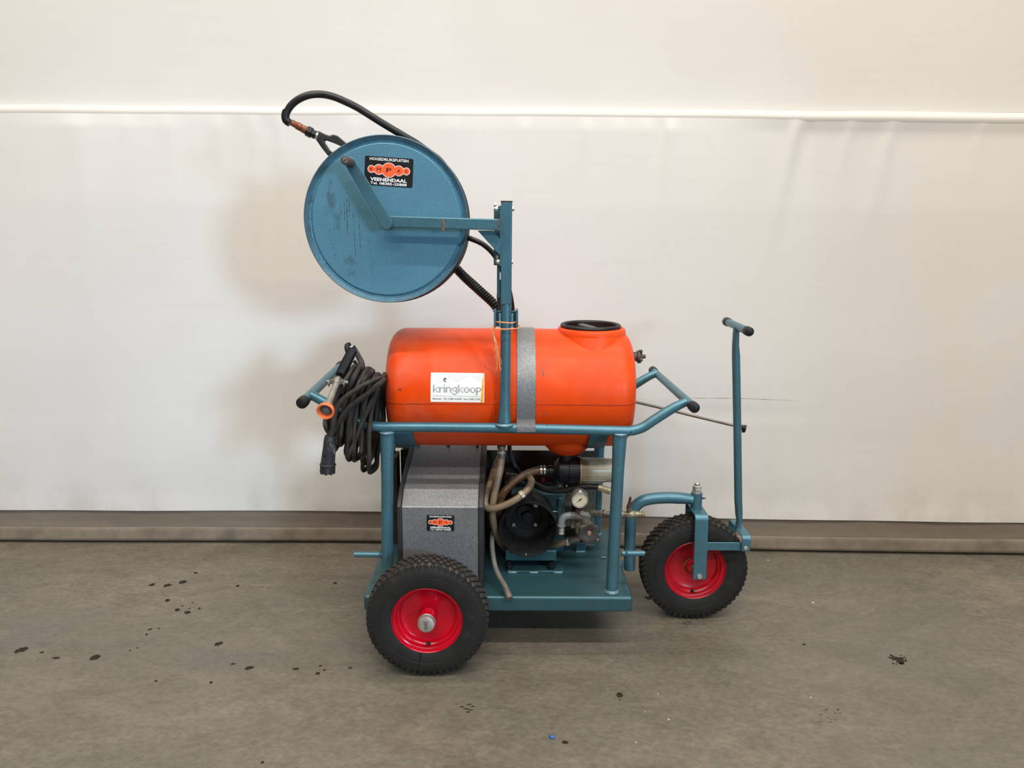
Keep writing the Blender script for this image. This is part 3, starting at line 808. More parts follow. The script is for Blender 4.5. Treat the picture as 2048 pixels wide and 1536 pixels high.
# h grows towards the camera; embossed centre, valley, rim rolled forward
g.lathe([(0, .0), (.2265, .0), (.2280, -.0008), (.2325, -.0078), (.2340, -.0088), (.2362, -.0080), (.2475, .0050), (.2500, .0072), (.2520, .006), (.2520, .002), (.2405, -.0105), (.10, -.0115), (0, -.0115)], (RX, 2.250, RZ), M_front, 128)
reel = build('hose_reel', g, M_reel, S, sharp=28, origin=(RX, 2.25, RZ))
g = G(); g.lathe([(0, 0), (.226, 0), (.236, .006), (.248, -.004), (.2505, -.007), (.252, -.003), (.240, .012), (0, .012)], (RX, 2.385, RZ), Y3, 96)
build('rear_disc', g, M_reel, reel)
g = G(); g.cyl((RX, 2.262, RZ), (RX, 2.385, RZ), .09, seg=40); build('drum', g, M_reel, reel)
# axle boss
g = G(); HB = P(776, 444, 2.22)
g.cyl((HB.x, 2.252, HB.z), (HB.x, 2.178, HB.z), .0125, seg=20); g.cyl((HB.x, 2.225, HB.z), (HB.x, 2.187, HB.z), .0185, seg=24)
build('axle', g, M_rust, reel)
# support arm (square bar) from the mast to the hub
a1, a2 = P(781, 443.5, 2.205), P(998, 449.5, 2.205)
g = G(); g.bar((a1.x, 2.207, a1.z), (a2.x, 2.207, a2.z), .0335, .030, Y3); arm = build('support_arm', g, M_blue, reel, bevel=.003)
g = G(); q = P(886.5, 448.5, 2.19); g.box((q.x, 2.2065, q.z-.0015), (.0075, .032, .0345), (Vector((1, 0, 0)), Y3, Z3))
build('weld_bead', g, M_rust, arm)
g = G(); q = P(998, 449, 2.2); g.box((q.x, 2.207, q.z), (.004, .034, .036)); build('weld_bead', g, M_rust, arm)
# crank
cA, cB = P(772.5, 446, 2.172), P(701, 326, 2.172)
dv = (cB-cA); dv.y = 0; L = dv.length; dv.normalize(); px = Vector((dv.z, 0, -dv.x))
out = [(.0185*math.cos(a), .0185*math.sin(a)) for a in [PI+PI*k/10 for k in range(11)]]+[(.0165*math.cos(a), L+.0165*math.sin(a)) for a in [PI*k/10 for k in range(11)]]
g = G(); g.prism(out, (cA.x, 2.178, cA.z), px, dv, -Y3, .008); crank = build('crank_arm', g, M_blue, reel, bevel=.0015)
gA = Vector((cB.x, 2.17, cB.z)); gB = P(690, 320.5, 2.075)
g = G(); ax = (gB-gA).normalized(); Lg = (gB-gA).length
g.lathe([(.0118, 0), (.0135, .004), (.0122, Lg*.5), (.0128, Lg-.006), (.0122, Lg-.001), (.009, Lg), (0, Lg)], gA, ax, 24)
build('crank_grip', g, simple('worn_brown_grip', c4(0.065, 0.042, 0.035), .5, 0, .4, 60), crank)
g = G(); g.lathe([(.0072, 0), (.0072, .0015), (0, .0025)], gB-ax*.0005, ax, 14); g.box(gB+ax*.0022, (.012, .0016, .0016), (Vector((.8, 0, .6)), ax, Vector((-.6, 0, .8))), 1)
build('screw', g, [M_steel, M_ink], crank)

# company sticker: black card, five joined orange discs, white lettering
def company_sticker(o, X, Y, w, h, parent, cut=False, name='sticker'):
    Nn = X.cross(Y); g = G()
    q = lambda x, y, e: o+X*x+Y*y+Nn*e
    r = .06*h; pts = []
    if cut: cs = [(-w/2+r, -h/2+.16*h, None), ]
    corners = [(w/2-r, h/2-r, 0), (-w/2+r, h/2-r, 90), (-w/2+r, -h/2+r, 180), (w/2-r, -h/2+r, 270)]
    for i, (cx, cy, a0) in enumerate(corners):
        if cut and i == 2: pts += [(-w/2, -h/2+.17*h), (-w/2+.06*w, -h/2)]; continue
        for k in range(5):
            a = math.radians(a0+k*22.5); pts.append((cx+r*math.cos(a), cy+r*math.sin(a)))
    g.prism(pts, q(0, 0, 0), X, Y, Nn, .0006, 0)
    cz = .055*h
    cir = [(-.362*w, .135*h), (-.207*w, .185*h), (0.0, .262*h), (.207*w, .185*h), (.362*w, .135*h)]
    def disc(cx, rr, e, mi): g.add([q(cx+rr*math.cos(a), cz+rr*math.sin(a), e) for a in [2*PI*k/32 for k in range(32)]], [tuple(range(32))], mi)
    for i, (cx, rr) in enumerate(cir): disc(cx, rr, .00075+i*.00001, 1)
    for i, (cx, rr) in enumerate(cir): disc(cx, rr-.019*h, .0009+i*.00001, 2)
    def txt(s, cx, y, tw, th, e, mi, bold):
        v, f = text2d(s, tw, th, bold); g.add([q(cx-tw/2+p[0], y+p[1], e) for p in v], f, mi)
    for (c, cx, th, tw) in (('E', -.362*w, .085*h, .05*w), ('M', -.207*w, .12*h, .085*w), ('P', 0, .155*h, .105*w), ('A', .207*w, .12*h, .075*w), ('S', .362*w, .085*h, .055*w)):
        txt(c, cx, cz-th/2, tw, th, .0011, 0, 0.0 if c == 'M' else .012)
    txt('HOGEDRUKSPUITEN', 0, .365*h, .80*w, .095*h, .0011, 1, .02)
    txt('VEENENDAAL', 0, -.345*h, .76*w, .120*h, .0011, 1, .03)
    txt('Tel. 08385-25888', 0, -.465*h, .76*w, .092*h, .0011, 1, .02)
    return build(name, g, [M_ink, M_wtext, M_logo], parent, smooth=False, fixnormals=True)
sA, sB, sC = P(730, 311, 2.249), P(827, 318, 2.249), P(728.5, 369, 2.249)
X = (sB-sA); wS = X.length; X.normalize(); Yv = Y3.cross(X)*-1; Yv = X.cross(-Y3)*-1
Yv = (-Y3).cross(X)
hS = abs((sA-sC).dot(Yv)); cen = (sA+sB)/2-Yv*hS/2
company_sticker(Vector((cen.x, 2.2496, cen.z)), X, Yv, wS, hS, reel, cut=True)
M_run = simple('dark_paint_run', c4(0.035, 0.055, 0.062), .6, 0, .3, 60)
for (u0, v0, u1, v1, w_) in ((688, 402, 690, 440, .0009), (693, 398, 695, 468, .0010), (680, 405, 682, 428, .0008), (707, 425, 711, 512, .0008), (717, 430, 721, 498, .0008), (698, 400, 699, 425, .0008)):
    g = G(); L = []; nn_ = 16
    for k in range(nn_+1):
        p = P(u0+(u1-u0)*k/nn_+random.uniform(-.4, .4), v0+(v1-v0)*k/nn_, 2.2494); ww = w_*random.choice((.15, .6, 1, 1))
        L += [p-X3*ww, p+X3*ww]
    g.add(L, [(2*k, 2*k+1, 2*k+3, 2*k+2) for k in range(nn_)]); build('paint_run', g, M_run, reel, smooth=False, fixnormals=True)
# bracket that bolts the reel to the mast
bz0, bz1 = P(999, 532, 2.23).z, P(999, 411, 2.23).z
bx = P(999.5, 470, 2.225).x
g = G(); g.box((bx+.003, 2.238, (bz0+bz1)/2), (.006, .034, bz1-bz0)); g.box((bx-.006, 2.272, (bz0+bz1)/2), (.026, .005, (bz1-bz0)))
brk = build('mast_bracket', g, M_blue, reel, bevel=.001)
bp = [P(955, 461, 2.212), P(986, 461, 2.212), P(1000, 479, 2.212), P(1000, 511, 2.212)]
g = G(); g.prism([(p.x, p.z) for p in bp][::-1], (0, 2.212, 0), X3, Z3, Y3, .006); build('brace', g, M_blue, reel, bevel=.001)
g = G(); g.box((bx-.004, 2.257, (bz0+1.22)/2), (.009, .02, bz0-1.22)); build('rear_strip', g, M_blue, mast)
for (v, ul, ur) in ((417.5, 992, 1024.5), (523.5, 996, 1022)):
    z = P(1010, v, 2.235).z; 
    xl_, xr_ = P(ul, v, 2.235).x, P(ur, v, 2.235).x
    g = G(); g.hexbolt((xr_-.001, 2.238, z), X3, .0085, .0075, ref=Y3)
    build('bolt', g, M_zinc, brk); g = G()
    g.hexbolt((xl_+.006, 2.238, z), -X3, .0085, .009, ref=Y3); g.cyl((xl_-.001, 2.238, z), (xl_-.007, 2.238, z), .005, seg=10)
    build('bolt', g, M_zinc, brk)
    g = G(); g.hexbolt((xl_+.001, 2.266, z+.012), -X3, .0075, .008, ref=Y3); build('bolt', g, M_zinc, brk)
# protective corrugated sleeve and the feed hose at the mast
def corrug(pts, r, pitch, amp, seg=16):
    p = catmull(pts, 14); out = [p[0]]; acc = 0
    # resample evenly
    L = [0]
    for i in range(1, len(p)): L.append(L[-1]+(p[i]-p[i-1]).length)
    n = max(4, int(L[-1]/pitch*4)); res = []
    for k in range(n+1):
        s_ = L[-1]*k/n; i = min(len(L)-2, max(0, int(np.searchsorted(L, s_))-1)); t = (s_-L[i])/max(1e-9, L[i+1]-L[i]); res.append(p[i].lerp(p[i+1], t))
    g = G(); g.tube(res, [r+(amp if (k % 4) in (1, 2) else -amp) for k in range(n+1)], seg); return g
g = corrug([P(860, 480, 2.41), P(890, 512, 2.41), P(925, 550, 2.38), P(960, 582, 2.34), P(990, 611, 2.31), P(1002, 640, 2.30)], .0135, .0095, .0024)
build('corrugated_sleeve', g, simple('black_corrugated_plastic', c4(0.010, 0.010, 0.010), .5), S)
g = G(); g.tube([P(930, 475, 2.33), P(943, 478, 2.32), P(968, 490, 2.31), P(990, 512, 2.30), P(1004, 540, 2.29), P(1016, 572, 2.285), P(1023, 605, 2.30), P(1026, 633, 2.34),
                 Vector((.03, 2.42, 1.118)), Vector((.032, 2.52, 1.105)), Vector((.034, 2.64, 1.03)), Vector((.034, 2.703, .90)), Vector((.03, 2.69, .74)), P(1019, 893, 2.56), P(1024, 920, 2.53), P(1038, 945, 2.52), P(1052, 960, 2.53)],
                .0085, 12, smooth=6)
build('feed_hose', g, M_rubber, S)
g = G(); g.tube([P(1003, 560, 2.285), P(998, 590, 2.285), P(1000, 612, 2.29), P(1003, 645, 2.29)], .0075, 10, smooth=5); build('hose_end', g, simple('dusty_grey_hose', c4(.06, .055, .05), .6), S)

# ---- galvanised motor cover
cx0, cx1 = P(803, 1012, 2.24).x, P(957, 1012, 2.24).x
zc = P(880, 1012, 2.24).z
prof = [(2.235, PZT+.002), (2.235, zc-.004), (2.238, zc), (2.292, P(880, 978, 2.292).z), (2.60, P(880, 889, 2.60).z), (2.66, P(880, 889, 2.60).z), (2.66, PZT+.002)]
g = G(); g.prism(prof, (cx0, 0, 0), Y3, Z3, X3, cx1-cx0)
cover = build('motor_cover', g, M_galv, S, smooth=False, bevel=.003)
for (xa, xb) in ((cx0-.014, cx0-.0005), (cx1+.0005, cx1+.017)):
    cyc = sum(p[0] for p in prof)/len(prof); big = [(y+(-.006 if y < 2.3 else 0), z+(.004 if z > .3 else 0)) for y, z in prof]
    g = G(); g.prism(big, (xa, 0, 0), Y3, Z3, X3, xb-xa); build('side_flange', g, simple('grey_black_edge_trim', c4(0.022, 0.021, 0.022), .5), cover, bevel=.002)
for u in (837, 897, 955):
    p = P(u, 893.5, 2.585); g = G(); g.hexbolt((p.x, 2.585, prof[3][1]+(prof[4][1]-prof[3][1])*((2.585-2.292)/(2.60-2.292))), Z3+Y3*-.3, .006, .008); build('screw', g, M_dark, cover)
company_sticker(Vector(((P(854, 1046, 2.235).x+P(908, 1046, 2.235).x)/2, 2.2345, P(881, 1046, 2.235).z)), (X3*1.0+Z3*-.018).normalized(), (Z3+X3*.018).normalized(),
                P(908.5, 1046, 2.235).x-P(853.5, 1046, 2.235).x, P(880, 1031, 2.235).z-P(880, 1062, 2.235).z, cover)
# back panel behind the pump and rear cover
g = G(); zb = P(1080, 898, 2.70).z
g.box(((P(802, 900, 2.69).x+P(1192, 900, 2.69).x)/2, 2.68, (zb+PZT)/2), (P(1192, 900, 2.69).x-P(802, 900, 2.69).x, .004, zb-PZT))
g.box(((P(784, 905, 2.64).x+P(796, 905, 2.64).x)/2, 2.64, (P(784, 908, 2.64).z+PZT)/2), (P(796, 905, 2.64).x-P(784, 905, 2.64).x, .08, P(784, 908, 2.64).z-PZT))
build('back_panel', g, M_dark, S)
g = G(); p0, p1 = P(790, 893, 2.66), P(835, 893, 2.66)
g.box(((p0.x+p1.x)/2, 2.668, p0.z), (p1.x-p0.x, .02, .010)); g.box((p0.x-.004, 2.66, p0.z-.12), (.004, .04, .24)); 
build('panel_strut', g, simple('grimy_steel', c4(.12, .10, .085), .6), S)

# ---- pump: bell housing, block and motor
BZ = P(1057, 1059.5, 2.33).z; BX = P(1057, 1057, 2.33).x
g = G(); R0 = .1055
g.lathe([(.060, -.235), (.075, -.22), (.078, -.17), (.088, -.165), (.0885, -.15), (.095, -.148), (.096, -.075), (.0995, -.03), (R0-.001, -.004), (R0-.003, 0), (R0-.006, 0), (.0925, -.012), (.086, -.05), (.083, -.12), (.055, -.122), (.052, -.128), (.02, -.128), (.018, -.11), (0, -.11)], (BX, 2.33, BZ), -Y3, 72)
bell_mat = simple('black_cast_housing', c4(0.0065, 0.0065, 0.0068), .5, 0, .4, 30, 0, .3)
# the pump block is the part, everything bolted to it its sub-parts
g = G()
x0, x1 = P(1022, 1000, 2.46).x, P(1131, 1000, 2.46).x
zt_ = P(1090, 986, 2.47).z
g.box(((x0+x1)/2, 2.53, (zt_+.25)/2), (x1-x0, .13, zt_-.25)); 
g.box((P(1119, 1040, 2.46).x, 2.462, .41), (.018, .02, .12)); g.box((P(1108, 1022, 2.46).x, 2.458, P(1108, 1022, 2.46).z), (.03, .014, .008))
pump = build('pump', g, M_teal, S, bevel=.006)
g = G(); g.lathe([(.060, -.17), (.075, -.165), (.078, -.15), (.088, -.148), (.0885, -.14), (.095, -.138), (.096, -.075), (.0995, -.03), (R0-.001, -.004), (R0-.003, 0), (R0-.006, 0), (.0925, -.012), (.086, -.05), (.083, -.12), (.055, -.122), (.052, -.128), (.02, -.128), (.018, -.11), (0, -.11)], (BX, 2.33, BZ), -Y3, 72)
for k in range(8):
    a = k*PI/4+.2; dv = Vector((math.cos(a), 0, math.sin(a))); g.bar(Vector((BX, 2.36, BZ))+dv*.086, Vector((BX, 2.45, BZ))+dv*.0835, .012, .006, dv)
bell = build('bell_housing', g, bell_mat, pump)
for (u, v) in ((1027.5, 1050), (1071, 1050)):
    p = P(u, v, 2.445); g = G(); g.hexbolt((p.x, 2.449, p.z), -Y3, .0075, .005, 16); build('bolt', g, M_steel, pump)
g = G(); p = P(1072, 1011, 2.345); g.hexbolt((p.x, 2.36, p.z), -Y3, .009, .012, 14); build('bolt', g, M_steel, pump)
g = G(); p = P(1052, 1109, 2.33); g.hexbolt((p.x, 2.334, p.z), -Y3, .004, .005, 10); build('bolt', g, M_steel, pump)
g = G(); p = P(1050, 1027, 2.44); g.lathe([(.019, 0), (.0285, 0), (.0285, .004), (.0265, .004), (.0255, .0015), (.019, .001)], (p.x, 2.45, p.z), -Y3, 32); build('shaft_collar', g, bell_mat, pump)
# saddle and feet under the bell
g = G(); x0, x1 = P(1011, 1110, 2.38).x, P(1113, 1110, 2.38).x
zl_ = P(1060, 1123, 2.37).z
g.box(((x0+x1)/2, 2.44, (zl_+.298)/2), (x1-x0, .13, .298-zl_)); build('saddle', g, M_teal, pump, bevel=.003)
for u in (1018, 1103):
    p = P(u, 1129, 2.37); g = G(); g.lathe([(.012, 0), (.012, .010), (.016, .011), (.016, .02), (.009, .021), (.009, .03)], (p.x, 2.385, PZT+.008), Z3, 14); build('rubber_foot', g, M_black, pump)
    g = G(); g.lathe([(.012, 0), (.012, .010), (.016, .011), (.016, .02), (.009, .021), (.009, .03)], (p.x, 2.49, PZT+.008), Z3, 14); build('rubber_foot', g, M_black, pump)
g = G(); xa, xb = P(1014, 1142, 2.37).x, P(1127, 1142, 2.37).x
g.box(((xa+xb)/2, 2.43, PZT+.004), (xb-xa, .13, .008)); build('base_plate', g, M_teal, pump, bevel=.002)
for u in (1025, 1067, 1116):
    p = PZ(u, 1143, PZT); g = G(); g.box((p.x, 2.364, PZT+.003), (.032, .008, .007)); build('weld_bead', g, M_weld, pump, bevel=.003)
# finned motor behind the block
g = G(); mz = P(1090, 962, 2.58).z; mxa, mxb = P(1066, 962, 2.56).x, P(1113, 962, 2.56).x
g.cyl((mxa, 2.60, mz-.02), (mxb, 2.60, mz-.02), .040, seg=32)
for k in range(13):
    a = math.radians(100+k*11); dv = Vector((0, math.cos(a), math.sin(a)))
    c = Vector(((mxa+mxb)/2, 2.60, mz-.02)); g.bar(c-X3*(mxb-mxa)/2*.97+dv*.043, c+X3*(mxb-mxa)/2*.97+dv*.043, .0022, .010, dv)
motor = build('motor', g, simple('dark_finned_motor', c4(.055, .055, .057), .4), pump, bevel=0)
g = G(); p = P(1086, 961, 2.555); g.lathe([(.0085, 0), (.0085, .004), (.006, .006), (0, .006)], (p.x, 2.561, p.z), -Y3, 16); build('red_badge', g, M_redbit, pump)
g = G(); pa, pb = P(1010, 953, 2.56), P(1050, 956, 2.56); g.cyl((pa.x, 2.57, pa.z-.008), (pb.x, 2.57, pb.z-.012), .021, seg=24); build('motor_end', g, simple('dusty_end_bell', c4(.10, .085, .065), .6), pump)
# pump manifold plate at the right
g = G(); p = P(1135, 1010, 2.5); g.box((p.x, 2.52, p.z-.02), (.03, .05, .13)); g.box((P(1178, 1000, 2.55).x, 2.56, .36), (.05, .03, .25)); build('manifold', g, M_cast, pump, bevel=.004)

# ---- suction filter
FA, FB = P(1128, 940, 2.44), P(1221, 940, 2.44)
FZ = FA.z; fm = lambda u: P(u, 940, 2.44).x
g = G()
g.lathe([(.02, fm(1108)), (.034, fm(1112)), (.0445, fm(1117)), (.0465, fm(1122)), (.0465, fm(1136)), (.050, fm(1137)), (.050, fm(1158)), (.02, fm(1158.5))], (0, 2.44, FZ), X3, 40)
g.cyl((fm(1131), 2.44, FZ+.03), (fm(1131), 2.44, TZ-TR-.02), .0235, seg=28)
g.lathe([(.0145, fm(1090)), (.0145, fm(1097)), (.019, fm(1098)), (.019, fm(1104)), (.016, fm(1105)), (.016, fm(1114))], (0, 2.44, FZ-.002), X3, 24)
for k in range(10):
    a = k*2*PI/10; dv = Vector((0, math.cos(a), math.sin(a))); g.bar(Vector((fm(1138), 2.44, FZ))+dv*.051, Vector((fm(1156), 2.44, FZ))+dv*.051, .006, .004, dv)
filt = build('filter', g, M_black, S)
g = G()
g.lathe([(.0505, fm(1158.3)), (.0505, fm(1161.5)), (.046, fm(1162)), (.0445, fm(1165)), (.0428, fm(1227)), (.040, fm(1231)), (.03, fm(1232)), (0, fm(1232))], (0, 2.44, FZ), X3, 48)
for k in range(12):
    a = k*2*PI/12+.12; dv = Vector((0, math.cos(a), math.sin(a))); g.bar(Vector((fm(1164), 2.44, FZ))+dv*.045, Vector((fm(1210), 2.44, FZ))+dv*.0435, .003, .0026, dv)
build('filter_bowl', g, M_beige, filt)
for u in (1120, 1133):
    g = G(); p = P(u, 971, 2.405); g.hexbolt((p.x, 2.405, p.z), -Y3, .004, .006, 10); build('screw', g, M_steel, filt)

# ---- hoses
def hose(name, pts, r, mat, seg=14, smooth=8, parent=S):
    g = G(); g.tube(pts, r, seg, smooth=smooth); return build(name, g, mat, parent)
def clamp(p, d, r, parent, name='hose_clamp', mat=None, w=.009):
    d = Vector(d).normalized(); g = G()
    g.lathe([(r, -w/2), (r+.0016, -w/2), (r+.0016, w/2), (r, w/2), (r, -w/2)], p, d, 24)
    x, y, z = frame(d, -Y3); g.box(Vector(p)+x*(r+.004), (.007, .011, w*.9), (x, y, z))
    return build(name, g, mat or M_zinc, parent)
h = hose('drain_hose', [P(1003, 893, 2.40), P(1003, 915, 2.39), P(1000, 940, 2.37), P(992, 975, 2.35), P(986, 1005, 2.34), P(985, 1032, 2.34), P(989, 1056, 2.36), P(999, 1082, 2.40), P(1012, 1098, 2.44)], .0128, M_braid)
clamp(P(1002.5, 905, 2.392), P(1003, 893, 2.40)-P(1002, 915, 2.39), .013, h)
g = G(); p = P(1003, 893, 2.41); g.cyl((p.x, 2.41, p.z+.035), (p.x, 2.405, p.z-.006), .015, seg=20); build('outlet_nipple', g, M_black, h)
h = hose('return_hose', [P(1006, 905, 2.55), P(999, 915, 2.52), P(991, 930, 2.47), P(984, 955, 2.42), P(974, 985, 2.37), P(970, 1003, 2.34), P(974, 1015, 2.325), P(988, 1017, 2.315), P(1010, 1010, 2.31), P(1030, 1000, 2.31), P(1046, 988, 2.32), P(1058, 975, 2.34), P(1063, 963, 2.37), P(1058, 954, 2.42), P(1045, 952, 2.47), P(1030, 960, 2.50)], .0122, M_braid)
clamp(P(1043.5, 989, 2.318), P(1046, 988, 2.32)-P(1030, 1000, 2.31), .0125, h, mat=simple('clear_sleeve', c4(.40, .35, .28), .3), w=.013)
g = corrug([P(1088, 940, 2.44), P(1076, 941, 2.44), P(1058, 946, 2.44), P(1038, 957, 2.43), P(1019, 972, 2.42), P(1005, 990, 2.41), P(998, 1010, 2.41), P(996, 1035, 2.42), P(999, 1060, 2.45)], .0145, .009, .0003, 16)
h = build('suction_hose', g, M_brown, S)
for u in (1082, 1089): clamp(P(u, 940, 2.44), X3, .0152, h, w=.007)
g = G(); g.tube([P(u, v, Y) for u, v, Y in ((1066, 938, 2.425), (1048, 945, 2.425), (1030, 958, 2.42), (1014, 973, 2.41), (1010, 982, 2.40))], .0011, 6, smooth=5)
build('wire', g, M_zinc, h)
h = hose('pressure_hose', [P(1060, 958, 2.50), P(1072, 970, 2.44), P(1090, 978, 2.40), P(1115, 982, 2.37), P(1145, 978, 2.35), P(1172, 973, 2.34), P(1198, 974, 2.33)], .0105, M_rubber)
g = G(); a, b = P(1196, 974.5, 2.33), P(1221, 983, 2.32); d = (b-a).normalized(); L = (b-a).length
g.lathe([(.0105, 0), (.0128, .001), (.0132, .01), (.0118, .018), (.0112, L), (0, L)], a, d, 20)
for k in range(10):
    x_, y_, z_ = frame(d); aa = k*2*PI/10; dv = x_*math.cos(aa)+y_*math.sin(aa); g.bar(a+d*.016+dv*.0118, b-d*.002+dv*.0112, .003, .002, dv)
build('brass_fitting', g, simple('bright_brass_fitting', c4(.36, .32, .22), .35, .6), h)
h = hose('overflow_hose', [P(996, 1050, 2.44), P(986, 1066, 2.40), P(984, 1085, 2.36), P(986, 1110, 2.31), P(991, 1135, 2.28), P(1000, 1155, 2.245), P(1010, 1172, 2.205), P(1018, 1190, 2.178)], .0088, M_greyhose)
g = G(); a, b = P(1012, 1177, 2.198), P(1019.5, 1197, 2.168); g.tube([a, a.lerp(b, .1), a.lerp(b, .8), b], [.0098, .0112, .0118, .0105], 20)
build('end_fitting', g, simple('brown_end_fitting', c4(.10, .085, .07), .5), h)
h = hose('bypass_hose', [P(1090, 1098, 2.44), P(1108, 1092, 2.41), P(1122, 1087, 2.39), P(1138, 1083.5, 2.38)], .0118, M_braid)
clamp(P(1136.5, 1083.5, 2.382), X3-Y3*.2+Z3*.1, .0122, h)
g = G(); g.tube([P(1138, 1083, 2.38), P(1148, 1080, 2.37), P(1158, 1078, 2.365)], [.0118, .012, .0105], 18); build('hose_nozzle', g, M_cast, h)

# ---- pressure gauge
p = P(1159.5, 999, 2.30); MG = p
g = G(); g.lathe([(0, -.03), (.028, -.03), (.0295, -.026), (.0295, .0), (.031, .001), (.031, .005), (.0285, .0075), (.0270, .0060), (.0268, .003), (0, .003)], MG, (-X3*.02-Y3-Z3*.12), 48)
gx, gy, gz = frame(-X3*.02-Y3-Z3*.12, Z3)   # gx up
gauge = build('pressure_gauge', g, simple('grey_gauge_case', c4(.17, .16, .145), .4, .4), S)
up, nr_ = gx, gz; rt = up.cross(nr_)*1.0
if rt.x < 0: rt = -rt
g = G(); D = lambda x, y, e: MG+rt*x+up*y+nr_*(.0032+e)
g.add([D(.0268*math.cos(2*PI*k/40), .0268*math.sin(2*PI*k/40), 0) for k in range(40)], [tuple(range(40))], 0)
for k in range(25):
    a = math.radians(225-k*270/24); l0 = .0215 if k % 4 == 0 else .0235
    c, s_ = math.cos(a), math.sin(a); w_ = .0006 if k % 4 == 0 else .0003
    g.add([D(l0*c-w_*s_, l0*s_+w_*c, .0003), D(l0*c+w_*s_, l0*s_-w_*c, .0003), D(.0252*c+w_*s_, .0252*s_-w_*c, .0003), D(.0252*c-w_*s_, .0252*s_+w_*c, .0003)], [(0, 1, 2, 3)], 1)
build('dial', g, [M_dial, M_ink], gauge, smooth=False, fixnormals=True)
g = G(); a = math.radians(222); c, s_ = math.cos(a), math.sin(a)
g.add([D(-c*.009-.0022*s_, -s_*.009+.0022*c, .001), D(-c*.009+.0022*s_, -s_*.009-.0022*c, .001), D(.0011*s_, -.0011*c, .001), D(.021*c, .021*s_, .001), D(-.0011*s_, .0011*c, .001)], [(0, 1, 2, 3, 4)])
g.add([D(.0028*math.cos(2*PI*k/14), .0028*math.sin(2*PI*k/14), .0014) for k in range(14)], [tuple(range(14))])
build('needle', g, M_ink, gauge, smooth=False)
g = G(); g.lathe([(.0055, 0), (.0055, .003), (.003, .004), (0, .004)], MG+up*.0305-nr_*(-.001), up, 12); build('filler_plug', g, simple('white_plug', c4(.6, .58, .52), .5), gauge)

# ---- regulator valve with knob
V = lambda u, v, Y=2.33: P(u, v, Y)
g = G()
a, b = V(1143, 1031), V(1180, 1028)
g.lathe([(.013, 0), (.0145, .001), (.0145, .007), (.0125, .008), (.0155, .02), (.0195, .032), (.0195, .058), (.0145, .07)], V(1141, 1032), X3, 24)
g.cyl(V(1163, 1020), V(1163, 1044), .020, .016, 20)
g.cyl(V(1170, 1035, 2.34), V(1175, 1060, 2.27), .019, .012, 20)
g.box(V(1157, 1054), (.019, .03, .036)); g.box(V(1150, 1040, 2.345), (.03, .03, .05))
g.cyl(V(1180, 1026), V(1200, 1027), .0125, .0115, 6)
valve = build('regulator_valve', g, M_cast, S, bevel=.0015)
g = G(); g.hexbolt(V(1199, 1027), X3, .0135, .012); g.cyl(V(1204, 1027), V(1232, 1028, 2.31), .008, seg=14); g.hexbolt(V(1207, 1027), X3, .0145, .006, 14); build('union_nut', g, M_steel, valve)
g = G(); g.tube([V(1147, 1031), V(1138, 1031), V(1130, 1033), V(1125, 1038), V(1123, 1045), V(1123, 1053)], [.0125]*6, 18, smooth=5); g.lathe([(.0125, 0), (.0150, .001), (.0150, .0055), (.0125, .0065)], V(1123, 1049), -Z3, 20); build('pipe_elbow', g, M_elbow, valve)
g = G(); g.lathe([(.0085, 0), (.0085, .006), (.0105, .007), (.0105, .012), (.009, .013), (.009, .020), (.0105, .021), (.0105, .025), (0, .025)], V(1123, 1054), -Z3, 18); build('hose_barb', g, M_zinc, valve)
K = V(1177, 1064, 2.262); kax = (-Y3*1+X3*.12-Z3*.08).normalized(); kx, ky, kz = frame(kax)
g = G(); N = 60; vs = []
pr_ = [(.010, -.012, 0), (.030, -.010, .1), (.0385, -.004, .10), (.040, .004, .10), (.036, .010, .09), (.024, .010, .03), (.014, .004, 0), (.008, .003, 0)]
for (r, hh, am) in pr_:
    for k in range(N):
        a = 2*PI*k/N; rr = r*(.93+am*math.cos(6*a+.5)*.8); vs.append(K+kx*rr*math.cos(a)+ky*rr*math.sin(a)+kz*hh)
fs = [(i*N+k, i*N+(k+1) % N, (i+1)*N+(k+1) % N, (i+1)*N+k) for i in range(len(pr_)-1) for k in range(N)]+[tuple(range(N)), tuple((len(pr_)-1)*N+k for k in range(N))]
g.add(vs, fs); build('adjusting_knob', g, simple('brown_black_knob', c4(.045, .038, .033), .55), valve)
g = G(); g.lathe([(.0085, 0), (.0085, .007), (.0055, .008), (.0055, .013), (0, .0135)], K+kz*.003, kz, 14); build('knob_screw', g, simple('copper_screw', c4(.30, .19, .15), .4, .5), valve)
g = G(); g.lathe([(.006, 0), (.007, .008), (.004, .012), (0, .012)], V(1193, 1077, 2.27), (-Y3+X3*.4-Z3*.4), 14); build('relief_tip', g, M_brass, valve)
g = G(); X_ = (X3+Z3*-.3).normalized(); g.box(V(1169, 1027.5, 2.308), (.03, .002, .014), (X_, Y3, X_.cross(Y3))); build('maker_plate', g, M_zinc, valve)
